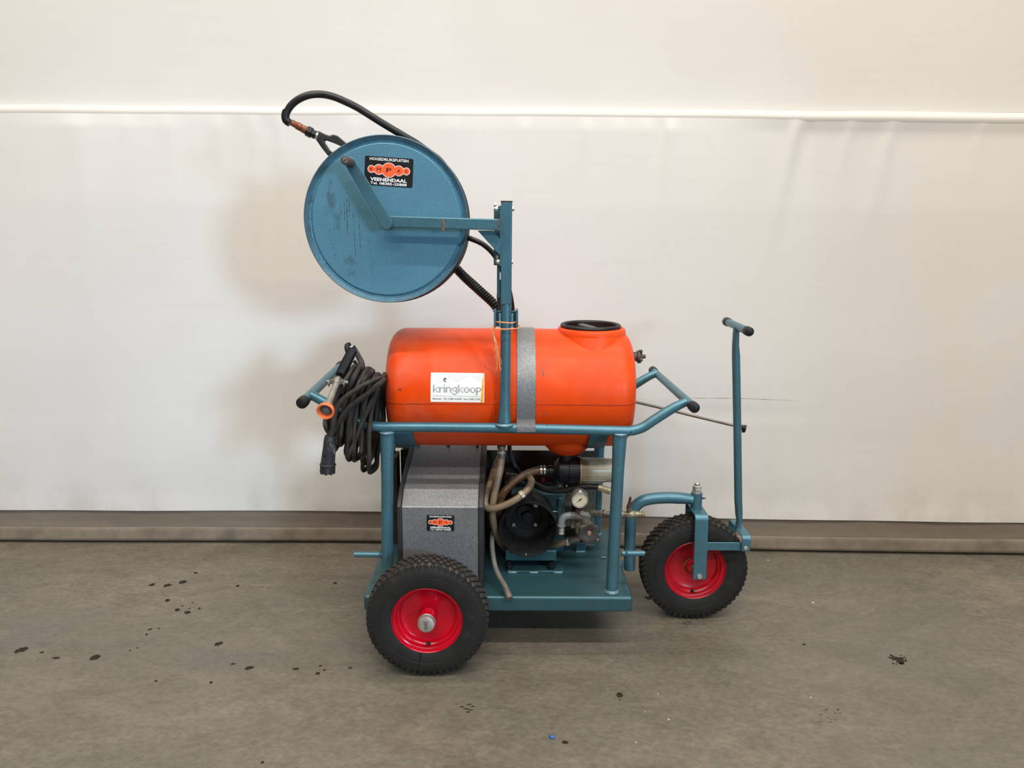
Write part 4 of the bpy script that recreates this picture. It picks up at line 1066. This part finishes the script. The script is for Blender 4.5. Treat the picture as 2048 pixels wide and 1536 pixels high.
# ---- outlet ball valve right of the post
g = G(); B = lambda u: P(u, 1028.5, 2.30)
bz = B(1240).z; by = 2.30
g.lathe([(.0085, B(1234).x), (.0085, B(1240).x), (.0125, B(1241).x), (.0125, B(1246).x), (.0095, B(1247).x), (.0105, B(1252).x), (.0135, B(1256).x), (.0135, B(1266).x), (.011, B(1269).x), (.0118, B(1270).x), (.0118, B(1276).x), (.0085, B(1276.5).x), (.0105, B(1281).x), (.0085, B(1283).x), (.0105, B(1286).x), (.0075, B(1290).x), (0, B(1290).x)], (0, by, bz), X3, 22)
bv = build('ball_valve', g, simple('brass_ball_valve', c4(.24, .205, .14), .4, .5), S)
g = G(); a, b = P(1257, 1019, 2.295), P(1262, 993, 2.29)
g.tube([P(1258, 1022, 2.297), P(1257, 1014, 2.295), P(1259, 1006, 2.293), P(1261, 994, 2.29)], [.0075, .0072, .0055, .0042], 12, smooth=4); build('lever', g, M_lever, bv)
g = G(); g.hexbolt(P(1258, 1020, 2.285), -Y3, .006, .006); g.cyl((B(1259).x, by, bz+.008), (B(1259).x, by, bz+.022), .007, seg=14); build('stem', g, M_brass, bv)
# ---- tab with bolt on the platform
p = PZ(1161, 1104, PZT); g = G(); g.box((p.x, p.y+.0, PZT+.019), (.034, .006, .038)); g.box((p.x+.017, p.y+.015, PZT+.019), (.006, .036, .038)); tab = build('bracket_tab', g, M_teal, S, bevel=.001)
g = G(); g.box((p.x, p.y-.004, PZT+.003), (.036, .008, .006)); build('weld_bead', g, M_weld, tab, bevel=.002)
g = G(); g.box((PZ(1206, 1116, PZT).x, PZ(1206, 1116, PZT).y, PZT+.003), (.02, .01, .005)); build('weld_bead', g, M_weld, platform, bevel=.002)
g = G(); q = Vector((p.x+.018, p.y+.01, PZT+.026)); g.hexbolt(q, X3, .008, .006); g.cyl(q, q+X3*.035, .004, seg=10); build('bolt', g, M_steel, tab)

# ================================================================== WHEELS
def tyre_graph(R=.2, Wd=.098):
    g = G(); h = Wd/2
    prof = [(.118, -.034), (.113, -.040), (.121, -.0445), (.140, -.0475), (.158, -.0490), (.172, -.0478), (.184, -.0440), (.191, -.0370), (.1945, -.024), (.1955, 0)]
    prof = prof+[(r, -q) for r, q in prof[::-1][1:]]
    g.lathe(prof, (0, 0, 0), -Y3, 96)
    # bead ridges on the side wall
    for s in (-1, 1):
        g.lathe([(.1485, s*.0480), (.150, s*.0495), (.1515, s*.0488)], (0, 0, 0), -Y3, 96)
    NB = 54
    def place(a, y, lift):
        # surface height at axial position y
        ay = abs(y); r = np.interp(ay, [0, .024, .037, .044], [.1955, .1945, .191, .184]); return Vector(((r+lift)*math.cos(a), y, (r+lift)*math.sin(a)))
    for row, y0 in enumerate((-.034, -.017, 0, .017, .034)):
        for k in range(NB):
            a0 = (k+(.5 if row % 2 else 0))*2*PI/NB
            L = 2*PI*.196/NB
            jl = .0040+random.uniform(-.0006, .0002)
            outl = [(-.47, -.25), (-.20, -.42), (0, -1), (.20, -.42), (.47, -.25), (.42, .0), (.47, .25), (.20, .42), (0, 1), (-.20, .42), (-.47, .25), (-.42, 0)]
            lo, hi = [], []
            for (ex, ey) in outl:
                for lst, lf, sc in ((lo, -.003, .92), (hi, jl if abs(y0) < .02 else jl-.0006, .76)):
                    lst.append(place(a0+ex*sc*L*.98/.196*.93, y0+ey*sc*.0135, lf))
            n = len(outl); o = len(g.v)
            g.add(lo+hi, [(i, (i+1) % n, n+(i+1) % n, n+i) for i in range(n)], 0)
            g.add(hi, [tuple(range(n))], 1)
    for s in (-1, 1):
        for k in range(NB):
            a = (k+.5)*2*PI/NB; t = Vector((-math.sin(a), 0, math.cos(a))); rd = Vector((math.cos(a), 0, math.sin(a)))
            c0 = rd*.1925+Y3*(s*.0405); c1 = rd*.164+Y3*(s*.0480)
            nrm = (rd*.45+Y3*s*.9).normalized()
            wv = [(.0072, .0034), (.0042, .0006)]
            vs = []
            for c, (w_, l_) in zip((c0, c1), wv):
                for q in (-1, 1):
                    vs.append(c+t*w_*q-nrm*.004); vs.append(c+t*w_*.8*q+nrm*l_)
            g.add(vs, [(0, 1, 3, 2), (4, 6, 7, 5), (1, 5, 7, 3), (0, 4, 5, 1), (2, 3, 7, 6)], 0)
    return g
def make_wheel(name, c, rimmat, hub, parent):
    """centre c; outer face looks to -Y"""
    c = Vector(c)
    g = G()
    prof = [(.1125, -.033), (.1145, .036), (.1150, .0405), (.1130, .0425), (.1105, .0400), (.1085, .034), (.1030, .0315), (.1010, .0290), (.0985, .0200), (.0935, .0165), (.0915, .0140), (.0890, .004), (.0800, -.0015), (.0500, -.003), (.0300, -.003)]
    if hub: prof += [(.0290, 0), (.0275, .004), (.0272, .044), (0, .044)]
    else: prof += [(.0280, .002), (.0240, .012), (.0225, .014), (0, .014)]
    g.lathe(prof, c, -Y3, 96)
    rear = [(.1125, .033), (.1145, -.036), (.1150, -.0405), (.1130, -.0425), (.1085, -.034), (.1010, -.029), (.0900, -.010), (.03, -.008), (.028, -.044), (0, -.044)]
    g.lathe(rear, c, -Y3, 64)
    rim = build(name, g, rimmat, parent, sharp=30, origin=c)
    t = build('tyre', (lambda q: q)(shift(tyre_graph(), c)), [M_tyre, M_tread], rim, sharp=30, origin=c)
    vp = c+Vector((.001, -.017, -.0955)); g = G()
    g.lathe([(.0072, -.004), (.0072, .004), (.0050, .006), (.0046, .018), (.0038, .022), (0, .022)], vp, (-Y3*.85+Z3*.5), 14); build('valve_stem', g, M_black, rim)
    return rim
def shift(g, c):
    g.v = [v+c for v in g.v]; return g
def hubcap(c, rim):
    g = G(); g.lathe([(.0265, 0), (.0285, .001), (.0288, .004), (.0278, .005), (.0276, .016), (.0255, .0215), (.0205, .0240), (.012, .0245), (0, .0246)], c, -Y3, 40)
    # embossed emblem: three stacked triangles pointing down
    for k in range(3):
        zz = .0125-k*.0088; w_ = .0082-.0004*k
        tri = [(-w_, zz), (w_, zz), (0, zz-.0096)]; inn = [(-w_*.45, zz-.0020), (w_*.45, zz-.0020), (0, zz-.0066)]
        for i in range(3):
            j = (i+1) % 3; pts = [tri[i], tri[j], inn[j], inn[i]]
            g.prism(pts, c-Y3*.0243, X3, Z3, -Y3, .0012, 1)
    return build('hub_cap', g, [M_zinc, simple('dark_emblem', c4(.10, .095, .09), .5, .4)], rim)
wc = P(853.5, 1242, 2.062)
WZ = .2005
W1 = Vector((wc.x, 2.104, WZ))
rim1 = make_wheel('wheel', W1, M_red, True, S)
hubcap(W1-Y3*.043, rim1)
# tyre crack: a dark seam on the near side wall
g = G(); g.tube([W1+Vector((-.0215, -.044, -.114)), W1+Vector((-.024, -.0478, -.135)), W1+Vector((-.029, -.0488, -.158)), W1+Vector((-.032, -.0470, -.176)), W1+Vector((-.033, -.041, -.190))], [.0022, .0016, .0013, .0015, .002], 6, smooth=4)
build('crack', g, M_ink, rim1)
# far wheel: a turned copy
def copy_tree(o, parent, loc, rz):
    c = o.copy(); COL.objects.link(c); c.parent = parent; c.location = loc; c.rotation_euler = (0, 0, rz)
    for ch in list(o.children):
        if ch.name.startswith('crack'): continue
        k = ch.copy(); COL.objects.link(k); k.parent = c
    return c
W2 = Vector((wc.x, 2*TY-2.104, WZ))
copy_tree(rim1, S, W2-Vector((0, 2.475, 0)), PI)
g = G(); g.cyl(W1+Y3*.05, W2-Y3*.05, .0125, seg=18)
for y in (2.24, 2.71): g.box((wc.x, y, .18), (.05, .03, .045))
build('axle', g, M_blue, S)
cc = P(1391, 1141.5, 2.413)
W3 = Vector((cc.x, 2.458, WZ-.0005))
rim3 = make_wheel('wheel', W3, M_redold, False, S)
g = G(); g.lathe([(.0305, .0), (.0330, .0), (.0290, .004)], W3-Y3*.0005, -Y3, 24); build('hub_ring', g, M_rust, rim3)
for q in (-1, 1):
    g = G(); g.cyl(W3+Y3*q*.014, W3+Y3*q*.062, .011, seg=16); build('hub_sleeve', g, M_rust, rim3)

# ---- caster fork
YC = W3.y
fy0 = YC-.066; fy1 = YC+.066
lx = (P(1389, 1100, fy0).x+P(1414, 1100, fy0).x)/2; lw = P(1415.5, 1060, fy0).x-P(1388.5, 1060, fy0).x
lx2 = P(1399, 1150, fy0).x; lx1 = P(1403, 1040, fy0).x
ztop = PZ(1400, 1029, .43); zt_f = P(1400, 1033, fy0).z
zb_f = P(1398, 1158, fy0).z
g = G()
tilt = Vector((lx1-lx2, 0, zt_f-zb_f)).normalized(); perp = Vector((tilt.z, 0, -tilt.x))
def strip(path, xw, th, skew=0):
    """flat bar bent along a path in the YZ plane; width along X"""
    vs = []
    n = len(path)
    for i, (x, y, z) in enumerate(path):
        a = Vector(path[max(i-1, 0)]); b = Vector(path[min(i+1, n-1)]); t = (b-a).normalized(); nn = X3.cross(t).normalized()
        for sx in (-1, 1):
            for sn in (0, 1): vs.append(Vector((x, y, z))+X3*sx*xw/2+nn*sn*th)
    fs = []
    for i in range(n-1):
        a, b = 4*i, 4*i+4
        fs += [(a, b, b+1, a+1), (a+2, a+3, b+3, b+2), (a, a+2, b+2, b), (a+1, b+1, b+3, a+3)]
    fs += [(0, 1, 3, 2), (4*n-4, 4*n-2, 4*n-1, 4*n-3)]
    return vs, fs
zt2 = zt_f; rb = .014
path = [(lx2, fy0, zb_f), (lx2*.5+lx1*.5, fy0, (zb_f+zt2)/2), (lx1, fy0, zt2-rb)]
path += [(lx1, fy0+rb-rb*math.cos(a), zt2-rb+rb*math.sin(a)) for a in [PI/2*k/5 for k in range(1, 6)]]
path += [(lx1, YC, zt2)]
path += [(lx1, fy1-rb+rb*math.sin(a), zt2-rb+rb*math.cos(a)) for a in [PI/2*k/5 for k in range(0, 6)]]
path += [(lx2*.5+lx1*.5, fy1, (zb_f+zt2)/2), (lx2, fy1, zb_f)]
vs_, fs_ = strip(path, lw, .006); g.add(vs_, fs_)
fork = build('caster_fork', g, M_blue, S, bevel=.002)
# pull arms and yoke
az = P(1440, 1092, fy0).z; ax0, ax1 = P(1412, 1092, fy0).x, P(1492, 1093, fy0).x
ah = P(1440, 1084, fy0).z-P(1440, 1100, fy0).z
for y in (fy0-.002, fy1+.002):
    g = G(); g.box(((ax0+ax1)/2, y, az), (ax1-ax0, .006, ah)); build('pull_arm', g, M_blue, fork, bevel=.0015)
yw = P(1498, 1080, fy0).x-P(1481.5, 1080, fy0).x; yx = P(1490, 1085, fy0).x
yz1 = P(1489, 1072, fy0).z; yz0 = P(1489, 1099, fy0).z; ya, yb_ = fy0-.010, fy1+.010
rb = .009
path = [(yx, ya, yz0), (yx, ya, yz1-rb)]+[(yx, ya+rb-rb*math.cos(a), yz1-rb+rb*math.sin(a)) for a in [PI/2*k/4 for k in range(1, 5)]]+[(yx, YC, yz1)]
path += [(yx, yb_-rb+rb*math.sin(a), yz1-rb+rb*math.cos(a)) for a in [PI/2*k/4 for k in range(5)]]+[(yx, yb_, yz0)]
g = G(); vs_, fs_ = strip(path, yw*1.08, .006); g.add(vs_, fs_)
g2 = g
pole_b = P(1478, 1062, YC-.02); pole_b.y = YC; pole_b.z = yz1+.004
rim3['label'] = 'worn red front wheel under the steering fork'
steer = build('steering_pole', G().tube([Vector((pole_b.x, YC, yz1)), P(1478.5, 1040, YC), P(1478, 1030, YC), P(1476.5, 1000, YC), P(1474.5, 850, YC), P(1472, 712, YC), P(1471, 690, YC), P(1472.5, 654, YC)],
              [.0125, .0125, .0138, .0142, .0142, .0142, .0132, .0122], 18, ref=X3, ell=[.78, .80, .95, 1, 1, 1, .92, .85]), M_blue, S)
build('yoke', g2, M_blue, steer, bevel=.002)
for y, s in ((ya, -1), (yb_, 1)):
    g = G(); p = Vector((P(1491, 1095, ya).x, y, P(1491, 1095, ya).z)); g.hexbolt(p, Y3*s, .0085, .007); g.lathe([(.011, -.001), (.011, .0015), (0, .0015)], p, Y3*s, 16); build('bolt', g, M_zinc, steer)
for y, s in ((fy0-.0005, -1), (fy1+.0005, 1)):
    g = G(); p = Vector((P(1398, 1151, fy0).x, y, P(1398, 1151, fy0).z)); g.hexbolt(p, Y3*s, .0105, .011); build('bolt', g, M_zinc, fork)
tz = 1.097; t0, t1 = PZ(1498, 663, tz), PZ(1450, 641.5, tz); tx = (t0.x+t1.x)/2
t0 = P(1498.5, 663.5, 2.335); t1 = Vector((t0.x+.004, 2.60, t0.z))
d = (t1-t0).normalized(); g = G(); g.cyl(t0, t1, .0135, seg=20); build('grip_bar', g, M_blue, steer)
for p, q in ((t0, -d), (t1, d)):
    g = G(); g.lathe([(.0145, -.026), (.0160, -.024), (.0160, 0), (.0142, .005), (.008, .0082), (0, .0088)], p, q, 22); build('end_cap', g, M_black, steer)
# ---- neck tube from the platform to the head of the caster
hx = lx1
hT, hB = P(1393, 985, YC), P(1394, 1016, YC)
Nk = [P(1259, 1138, YC), P(1259.5, 1100, YC), P(1260.5, 1060, YC), P(1262, 1036, YC), P(1268, 1017, YC), P(1281, 1004, YC), P(1300, 998, YC), P(1330, 995.5, YC), P(1358, 996, YC), P(1384, 998, YC)]
g = G(); g.tube(Nk, [.0212]*8+[.0215, .0205], 22, smooth=6, ref=X3, ell=[1]*8+[1, .9]); neckt = build('neck_tube', g, M_blue, S)
g = G(); p = P(1393.5, 985, YC); q = Vector((p.x+.001, YC, zt2+.004)); g.cyl(q, Vector((p.x, YC, p.z)), .0205, seg=24); build('head_tube', g, M_blue, neckt)
g = G(); P0 = Vector((p.x, YC, p.z))
g.lathe([(.0175, 0), (.0175, .003), (.0, .003)], P0, Z3, 24); g.hexbolt(P0+Z3*.003, Z3, .0168, .016); g.lathe([(.013, .018), (.016, .019), (.0155, .026), (.011, .028), (.0105, .036), (.008, .039), (0, .039)], P0, Z3, 22); build('kingpin_nut', g, M_zinc, neckt)
g = G(); q = P(1404, 996.5, YC-.01); g.cyl(q-X3*.004, q+X3*.006, .0035, seg=10); g.cyl(q+X3*.006, q+X3*.012, .002, .003, seg=8); build('grease_nipple', g, M_black, neckt)
g = G(); zz = .19
g.box(((P(1259, 1100, YC).x+xr)/2, YC+.012, .198), (P(1259, 1100, YC).x-xr+.006, .03, .018)); build('neck_gusset', g, M_blue, neckt)

# ================================================================== LOOSE THINGS ON THE SPRAYER
# ---- high-pressure hose wound on the reel, its free end arching over the top
g = G()
pts = []
turns = [(.236, 2.274, 0), (.238, 2.296, .003), (.237, 2.318, -.002), (.239, 2.340, .004), (.236, 2.362, 0)]
for i, (r, y, dz) in enumerate(turns):
    for k in range(20):
        a = 2*PI*k/20; t = k/20; y2 = turns[min(i+1, 4)][1]
        rr = r+.010*max(0, -math.sin(a))+.004*max(0, math.cos(a))
        pts.append(Vector((RX+rr*math.cos(a), y+(y2-y)*t, RZ+rr*math.sin(a))))
inner = len(pts)
free = [(880, 322, 2.33), (858, 305, 2.32), (833, 287, 2.31), (813, 275, 2.30), (774, 252, 2.29), (745, 234, 2.28), (716, 216, 2.28), (690, 203, 2.27), (665, 193, 2.27), (640, 188.5, 2.27), (615, 191, 2.26), (592, 202, 2.26), (577, 218, 2.26), (571, 235, 2.26), (579, 246, 2.26)]
last_a = [2*PI*k/20 for k in range(0, 3)]
for a in last_a: pts.append(Vector((RX+.238*math.cos(a), 2.345, RZ+.238*math.sin(a))))
pts += [P(*q) for q in free]
hg = G(); hg.tube(pts, .0108, 12, smooth=4)
sh = build('spray_hose', hg, M_rubber); tag(sh, 'black high pressure hose wound on the blue reel, free end arching above', 'hose')
g = G(); g.tube([P(573.5, 221, 2.26), P(571, 230, 2.26), P(572, 240, 2.26), P(580, 246.5, 2.26)], [.0118, .0124, .0124, .0115], 12, smooth=3); build('split_sleeve', g, M_black, sh)
def axis_part(a, b, prof, name, mat, seg=20):
    d = (b-a); L = d.length; g = G(); g.lathe([(r, q*L) for r, q in prof], a, d, seg); return build(name, g, mat, sh)
a, b = P(583, 245, 2.26), P(614, 262, 2.26)
axis_part(a, b, [(.0085, 0), (.0095, .05), (.0095, .30), (.0112, .34), (.0112, .62), (.0098, .66), (.0115, .7), (.0115, .97), (0, 1)], 'copper_fitting', M_copper, 10)
a, b = P(613, 261, 2.26), P(634, 272, 2.26)
axis_part(a, b, [(.009, 0), (.0155, .05), (.0155, .5), (.012, .54), (.0125, .8), (.009, 1), (0, 1)], 'swivel_nut', M_black, 8)
# spray gun body with trigger guard, tucked behind the reel
gunm = simple('black_gun_plastic', c4(0.022, 0.022, 0.023), .42)
def gp(u, v, y=2.31): return P(u, v, y)
O_ = [(629, 262), (640, 263), (652, 269), (661, 272), (667, 269), (676, 272), (702, 294), (722, 318), (705, 338), (672, 320), (657, 312), (645, 297), (634, 281), (627, 271)]
H_ = [(649, 281), (653, 281), (659, 283), (667, 286), (674, 289), (683, 293), (693, 298), (697, 303), (691, 305), (674, 302), (666, 305), (660, 301), (655, 293), (650, 286)]
g = G(); vs_ = []
for yy in (2.285, 2.308):
    for (u, v) in O_+H_: vs_.append(P(u, v, 2.296)*1.0 - Vector((0, 2.296-yy, 0)))
n = 14; fs_ = []
for i in range(n):
    j = (i+1) % n
    fs_ += [(i, j, n+j, n+i), (2*n+i, 3*n+i, 3*n+j, 2*n+j), (i, 2*n+i, 2*n+j, j), (n+i, n+j, 3*n+j, 3*n+i)]
g.add(vs_, fs_)
gun = build('spray_gun', g, gunm, sh, bevel=.004, bseg=3)
g = G(); g.lathe([(.010, 0), (.0105, .006), (.0095, .012)], gp(628, 269, 2.26), gp(640, 274, 2.262)-gp(628, 269, 2.26), 14); build('steel_ring', g, M_zinc, gun)

# ---- coiled power cable with its plug
cg = G(); pts = []
rnd = random.Random(5)
NL = 21
tops = [(700+64*(i/(NL-1))+rnd.uniform(-3, 3), 733+21*(i/(NL-1))**1.2+rnd.uniform(-4, 4)) for i in range(NL)]
bots = [(661+84*(i/(NL-1))**1.1+rnd.uniform(-6, 6), 868+58*(i/(NL-1))**.75+rnd.uniform(-14, 12)) for i in range(NL)]
bots[17] = (728, 941); bots[19] = (741, 945); bots[9] = (697, 917)
rnd = random.Random(11)
N = len(tops)
pts += [P(800, 760, 2.71), P(770, 754, 2.60)]
for i in range(N):
    t, b = tops[i], bots[i]
    yf_ = 2.235-.02*rnd.random()+.03*math.sin(i*1.9); yb2 = 2.34+.03*rnd.random()
    bow = 9+7*rnd.random()
    # back strand comes up, front strand goes down
    for q, w in ((.12, .5), (.35, 1.0), (.62, .9), (.86, .45)):
        pts.append(P(t[0]+(b[0]-t[0])*q-bow*w*1.25, t[1]+(b[1]-t[1])*q, yf_+.012*math.sin(i+q*5)))
    bx_ = b[0]; 
    pts.append(P(bx_-3, b[1]-7, yf_+.012)); pts.append(P(bx_, b[1], (yf_+yb2)/2)); pts.append(P(bx_+9+4*rnd.random(), b[1]-12, yb2-.01))
    t2 = tops[min(i+1, N-1)]
    for q, w in ((.80, .8), (.5, 1.0), (.22, .6)):
        pts.append(P(t2[0]+(bx_-t2[0])*q+ (9+5*rnd.random())*w, t2[1]+(b[1]-t2[1])*q, yb2))
    pts.append(P(t2[0]+3, t2[1]-3, (yf_+yb2)/2-.01+.02*rnd.random()))
# three strands that sweep diagonally across the front
sweep = [[(762, 765), (742, 782), (720, 797), (700, 812), (686, 829), (674, 850), (664, 868), (655, 862), (650, 846)],
         [(752, 770), (735, 790), (712, 806), (694, 824), (682, 846), (675, 872), (668, 892)],
         [(758, 772), (744, 800), (732, 828), (720, 856), (709, 884), (697, 912)]]
pts += [P(768, 756, 2.30), P(772, 750, 2.42)]
coil = G(); coil.tube(pts, .0071, 10, smooth=4)
for k, swp in enumerate(sweep):
    coil.tube([P(770, 752, 2.36), P(769, 757, 2.28)]+[P(u, v, 2.175+.012*k) for u, v in swp]+([P(655, 826, 2.25), P(668, 806, 2.31)] if k == 0 else [P(swp[-1][0]+3, swp[-1][1]+7, 2.25), P(swp[-1][0]+14, swp[-1][1]-16, 2.30)]), .0072, 10, smooth=5)
coil.tube([P(768, 755, 2.30), P(757, 757, 2.22), P(742, 763, 2.18), P(722, 773, 2.165), P(704, 785, 2.16), P(688, 797, 2.16), P(676, 811, 2.16), P(670, 828, 2.16), P(667, 848, 2.16), P(661, 876, 2.16)], .0080, 12, smooth=6)
cable = build('power_cable', coil, M_cable); tag(cable, 'dark rubber power cable coiled in long loops at left end of sprayer', 'cable')
g = G(); pl = [P(661, 872, 2.16), P(660, 880, 2.16), P(659, 895, 2.16), P(657, 912, 2.16), P(655.5, 930, 2.16), P(655, 945, 2.16)]
g.tube(pl, [.0175, .0195, .0205, .0215, .0230, .0222], 18, smooth=3)
d = (pl[-1]-pl[-2]).normalized()
g.lathe([(.0228, -.002), (.0258, 0), (.0258, .004), (.0228, .006)], P(655.7, 928, 2.16), d, 24)
for k in range(3): g.box(P(650-k*.5, 905+k*12, 2.146), (.006, .012, .03))
for k in range(8):
    a = 2*PI*k/8; x_, y_, z_ = frame(d); g.bar(pl[-1]-d*.02+x_*.0215*math.cos(a)+y_*.0215*math.sin(a), pl[-1]+d*.002+x_*.0215*math.cos(a)+y_*.0215*math.sin(a), .008, .005, x_*math.cos(a)+y_*math.sin(a))
def mk_plug():
    t = NT('scuffed_plug_rubber'); base = t.mix(t.ramp(t.noise(55, t.map((1, 1, .3)), 5, .7), [(.56, G0), (.66, c4(.8, .8, .8))]), c4(.017, .017, .019), c4(.19, .19, .185)); return t.set(base, .55)
plug = build('plug', g, mk_plug(), cable, bevel=.001)
plug['label'] = 'scuffed black rubber plug'
g = G(); q0 = P(735, 752, 2.33); g.tube([Vector((XL+.0, 2.40, q0.z-.012)), Vector((XL-.03, 2.37, q0.z-.012)), Vector((q0.x+.0, 2.31, q0.z-.010)), Vector((P(703, 745, 2.31).x, 2.295, q0.z-.012)), Vector((P(698, 742, 2.3).x, 2.29, q0.z+.012))], .006, 10, smooth=4); build('cable_hook', g, M_blue, S)

# ---- spray lance with orange nozzle, hung over the left handle
LA = [P(697, 690, 2.33), P(704, 703, 2.31), P(678, 754, 2.20), P(675, 766, 2.18), P(652, 820, 2.06)]
g = G()
gr = []; n = 46
a, b = P(704, 703, 2.31), P(680, 751, 2.21)
bend = [a+(b-a)*(k/n) for k in range(n+1)]
g.tube(bend, [.0145+(.0014 if k % 3 == 0 else -.0006)+.0014*math.sin(PI*k/n) for k in range(n+1)], 16)
lance = build('spray_lance', g, M_black); tag(lance, 'short spray lance with orange nozzle and ribbed grip hung on left handle', 'spray lance')
g = G(); p0 = P(697, 700, 2.315); 
g.tube([P(700, 708, 2.312), P(697, 699, 2.315), P(696, 692, 2.32), P(701, 690, 2.325)], [.013, .0125, .012, .009], 10, smooth=3); 
build('grip_end', g, M_black, lance)
g = G(); g.bar(P(693, 697, 2.312), P(706, 692, 2.318), .006, .012, -Y3); g.bar(P(694, 701, 2.31), P(697, 692, 2.315), .010, .004, -Y3); build('chrome_bracket', g, M_zinc, lance, bevel=.001)
g = G(); g.tube([P(706, 692, 2.33), P(712, 703, 2.33), P(718, 715, 2.32), P(723, 726, 2.31), P(727, 740, 2.30), P(729, 748, 2.295)], [.007, .008, .0095, .010, .008, .006], 10, smooth=4)
g.tube([P(708, 722, 2.325), P(716, 732, 2.32), P(726, 742, 2.31)], [.006, .006, .007], 8, smooth=3); build('trigger', g, gunm, lance)
a, b = P(677, 757, 2.195), P(653, 818, 2.065); d = (b-a); g = G(); g.cyl(a, b, .0092, .0105, 18); build('lance_tube', g, simple('dull_aluminium_tube', c4(.26, .24, .20), .45, .5), lance)
dn = d.normalized(); g = G(); c = P(675, 764, 2.18); x_, y_, z_ = frame(dn, X3)
g.hexbolt(c-dn*.012, dn, .0135, .022, ref=X3); g.bar(c-x_*.024-y_*.0, c+x_*.024, .014, .006, -Y3)
for s in (-1, 1): g.bar(c+x_*.024*s, c+x_*.024*s+dn*.018, .012, .004, x_); g.cyl(c+x_*.022*s, c+x_*.034*s, .0055, seg=10)
build('clamp', g, M_steel, lance, bevel=.001)
g = G(); c = P(684, 787, 2.20); g.lathe([(.011, 0), (.0125, .006), (.010, .016), (.008, .024)], P(686, 780, 2.21), dn, 14); build('lower_clip', g, M_black, lance)
ax = (dn+(-Y3)*.9).normalized()
cn = P(651, 822, 2.055); g = G()
g.lathe([(.012, -.022), (.022, -.016), (.0265, -.004), (.0270, .002), (.0245, .006), (.0205, .004), (.0190, -.004), (.0165, -.010), (.0, -.010)], cn, ax, 36); build('nozzle_ring', g, M_nozzle, lance)
g = G(); g.lathe([(.0165, -.0095), (.0155, -.006), (.0125, -.005), (.0115, .0), (.006, .001), (.0045, .004), (0, .004)], cn, ax, 24); build('nozzle_tip', g, simple('grey_nozzle_tip', c4(.12, .13, .125), .4, .5), lance)

# ---- thin steel lance lying along the far rail
g = G(); g.tube([P(990, 742, 2.735), P(1275, 805, 2.728), P(1400, 835, 2.66), P(1484, 855, 2.62)], .0054, 12, smooth=5)
rod = build('lance_rod', g, simple('brownish_steel_tube', c4(.17, .145, .115), .4, .5)); tag(rod, 'thin brown steel lance tube jutting out behind right handle', 'spray tube')
g = G(); a, b = P(1479, 854, 2.622), P(1492, 857, 2.615); g.tube([a, a.lerp(b, .15), a.lerp(b, .8), b], [.007, .010, .0125, .0135], 14); q = P(1487, 862, 2.615); g.cyl(q+Z3*.010, q-Z3*.005, .0065, seg=10)
build('nozzle', g, M_black, rod)

# ---- orange baling twine tied round the mast
g = G(); tz1, tz2 = P(1012, 643, 2.23).z, P(1012, 656, 2.23).z
for (z, xa_, xb_, yy, tl) in ((tz1, P(992, 643, 2.22).x, P(1032, 643, 2.22).x, 2.212, .002), (tz2, P(988, 656, 2.21).x, P(1037, 656, 2.21).x, 2.208, -.001)):
    ring = [Vector((xa_, yy+.01, z)), Vector((xa_*.6+xb_*.4, yy, z-.001)), Vector((xa_*.2+xb_*.8, yy, z-tl)), Vector((xb_+.001, yy+.02, z)), Vector((xb_, 2.278, z+.002)), Vector(((xa_+xb_)/2, 2.281, z)), Vector((xa_, 2.278, z-.001))]
    g.tube(ring, .0021, 8, smooth=5, closed=True)
a0 = P(987, 652, 2.208)
for k in range(16):
    j = lambda s: random.uniform(-s, s)
    endu, endv = random.choice([(988, 705), (991, 722), (994, 733), (1000, 738), (1003, 728), (993, 745), (996, 715), (1002, 734)])
    mid1 = P(985+j(2), 668+j(4), 2.205+j(.004)); mid2 = P(991+j(3), 690+j(5), 2.206+j(.006))
    g.tube([a0, P(984+j(1.5), 657+j(2), 2.205), mid1, mid2, P(endu+j(3), endv+j(6), 2.208+j(.008))], [.0021, .0024, .0016, .0012, .0006], 5, smooth=4)
tw = build('twine', g, M_twine); tag(tw, 'frayed orange baling twine tied round the blue reel mast', 'twine')

# ---- little blue scrap on the floor
g = G(); c = PZ(1103, 1476, 0); g.tube([c+Vector((-.006, .006, .004)), c+Vector((-.002, 0, .004)), c+Vector((.004, -.003, .0035)), c+Vector((.008, .002, .005))], [.002, .004, .0035, .002], 8, smooth=3)
tag(build('plastic_scrap', g, M_bluebit), 'tiny blue plastic scrap lying on the bare concrete', 'scrap')
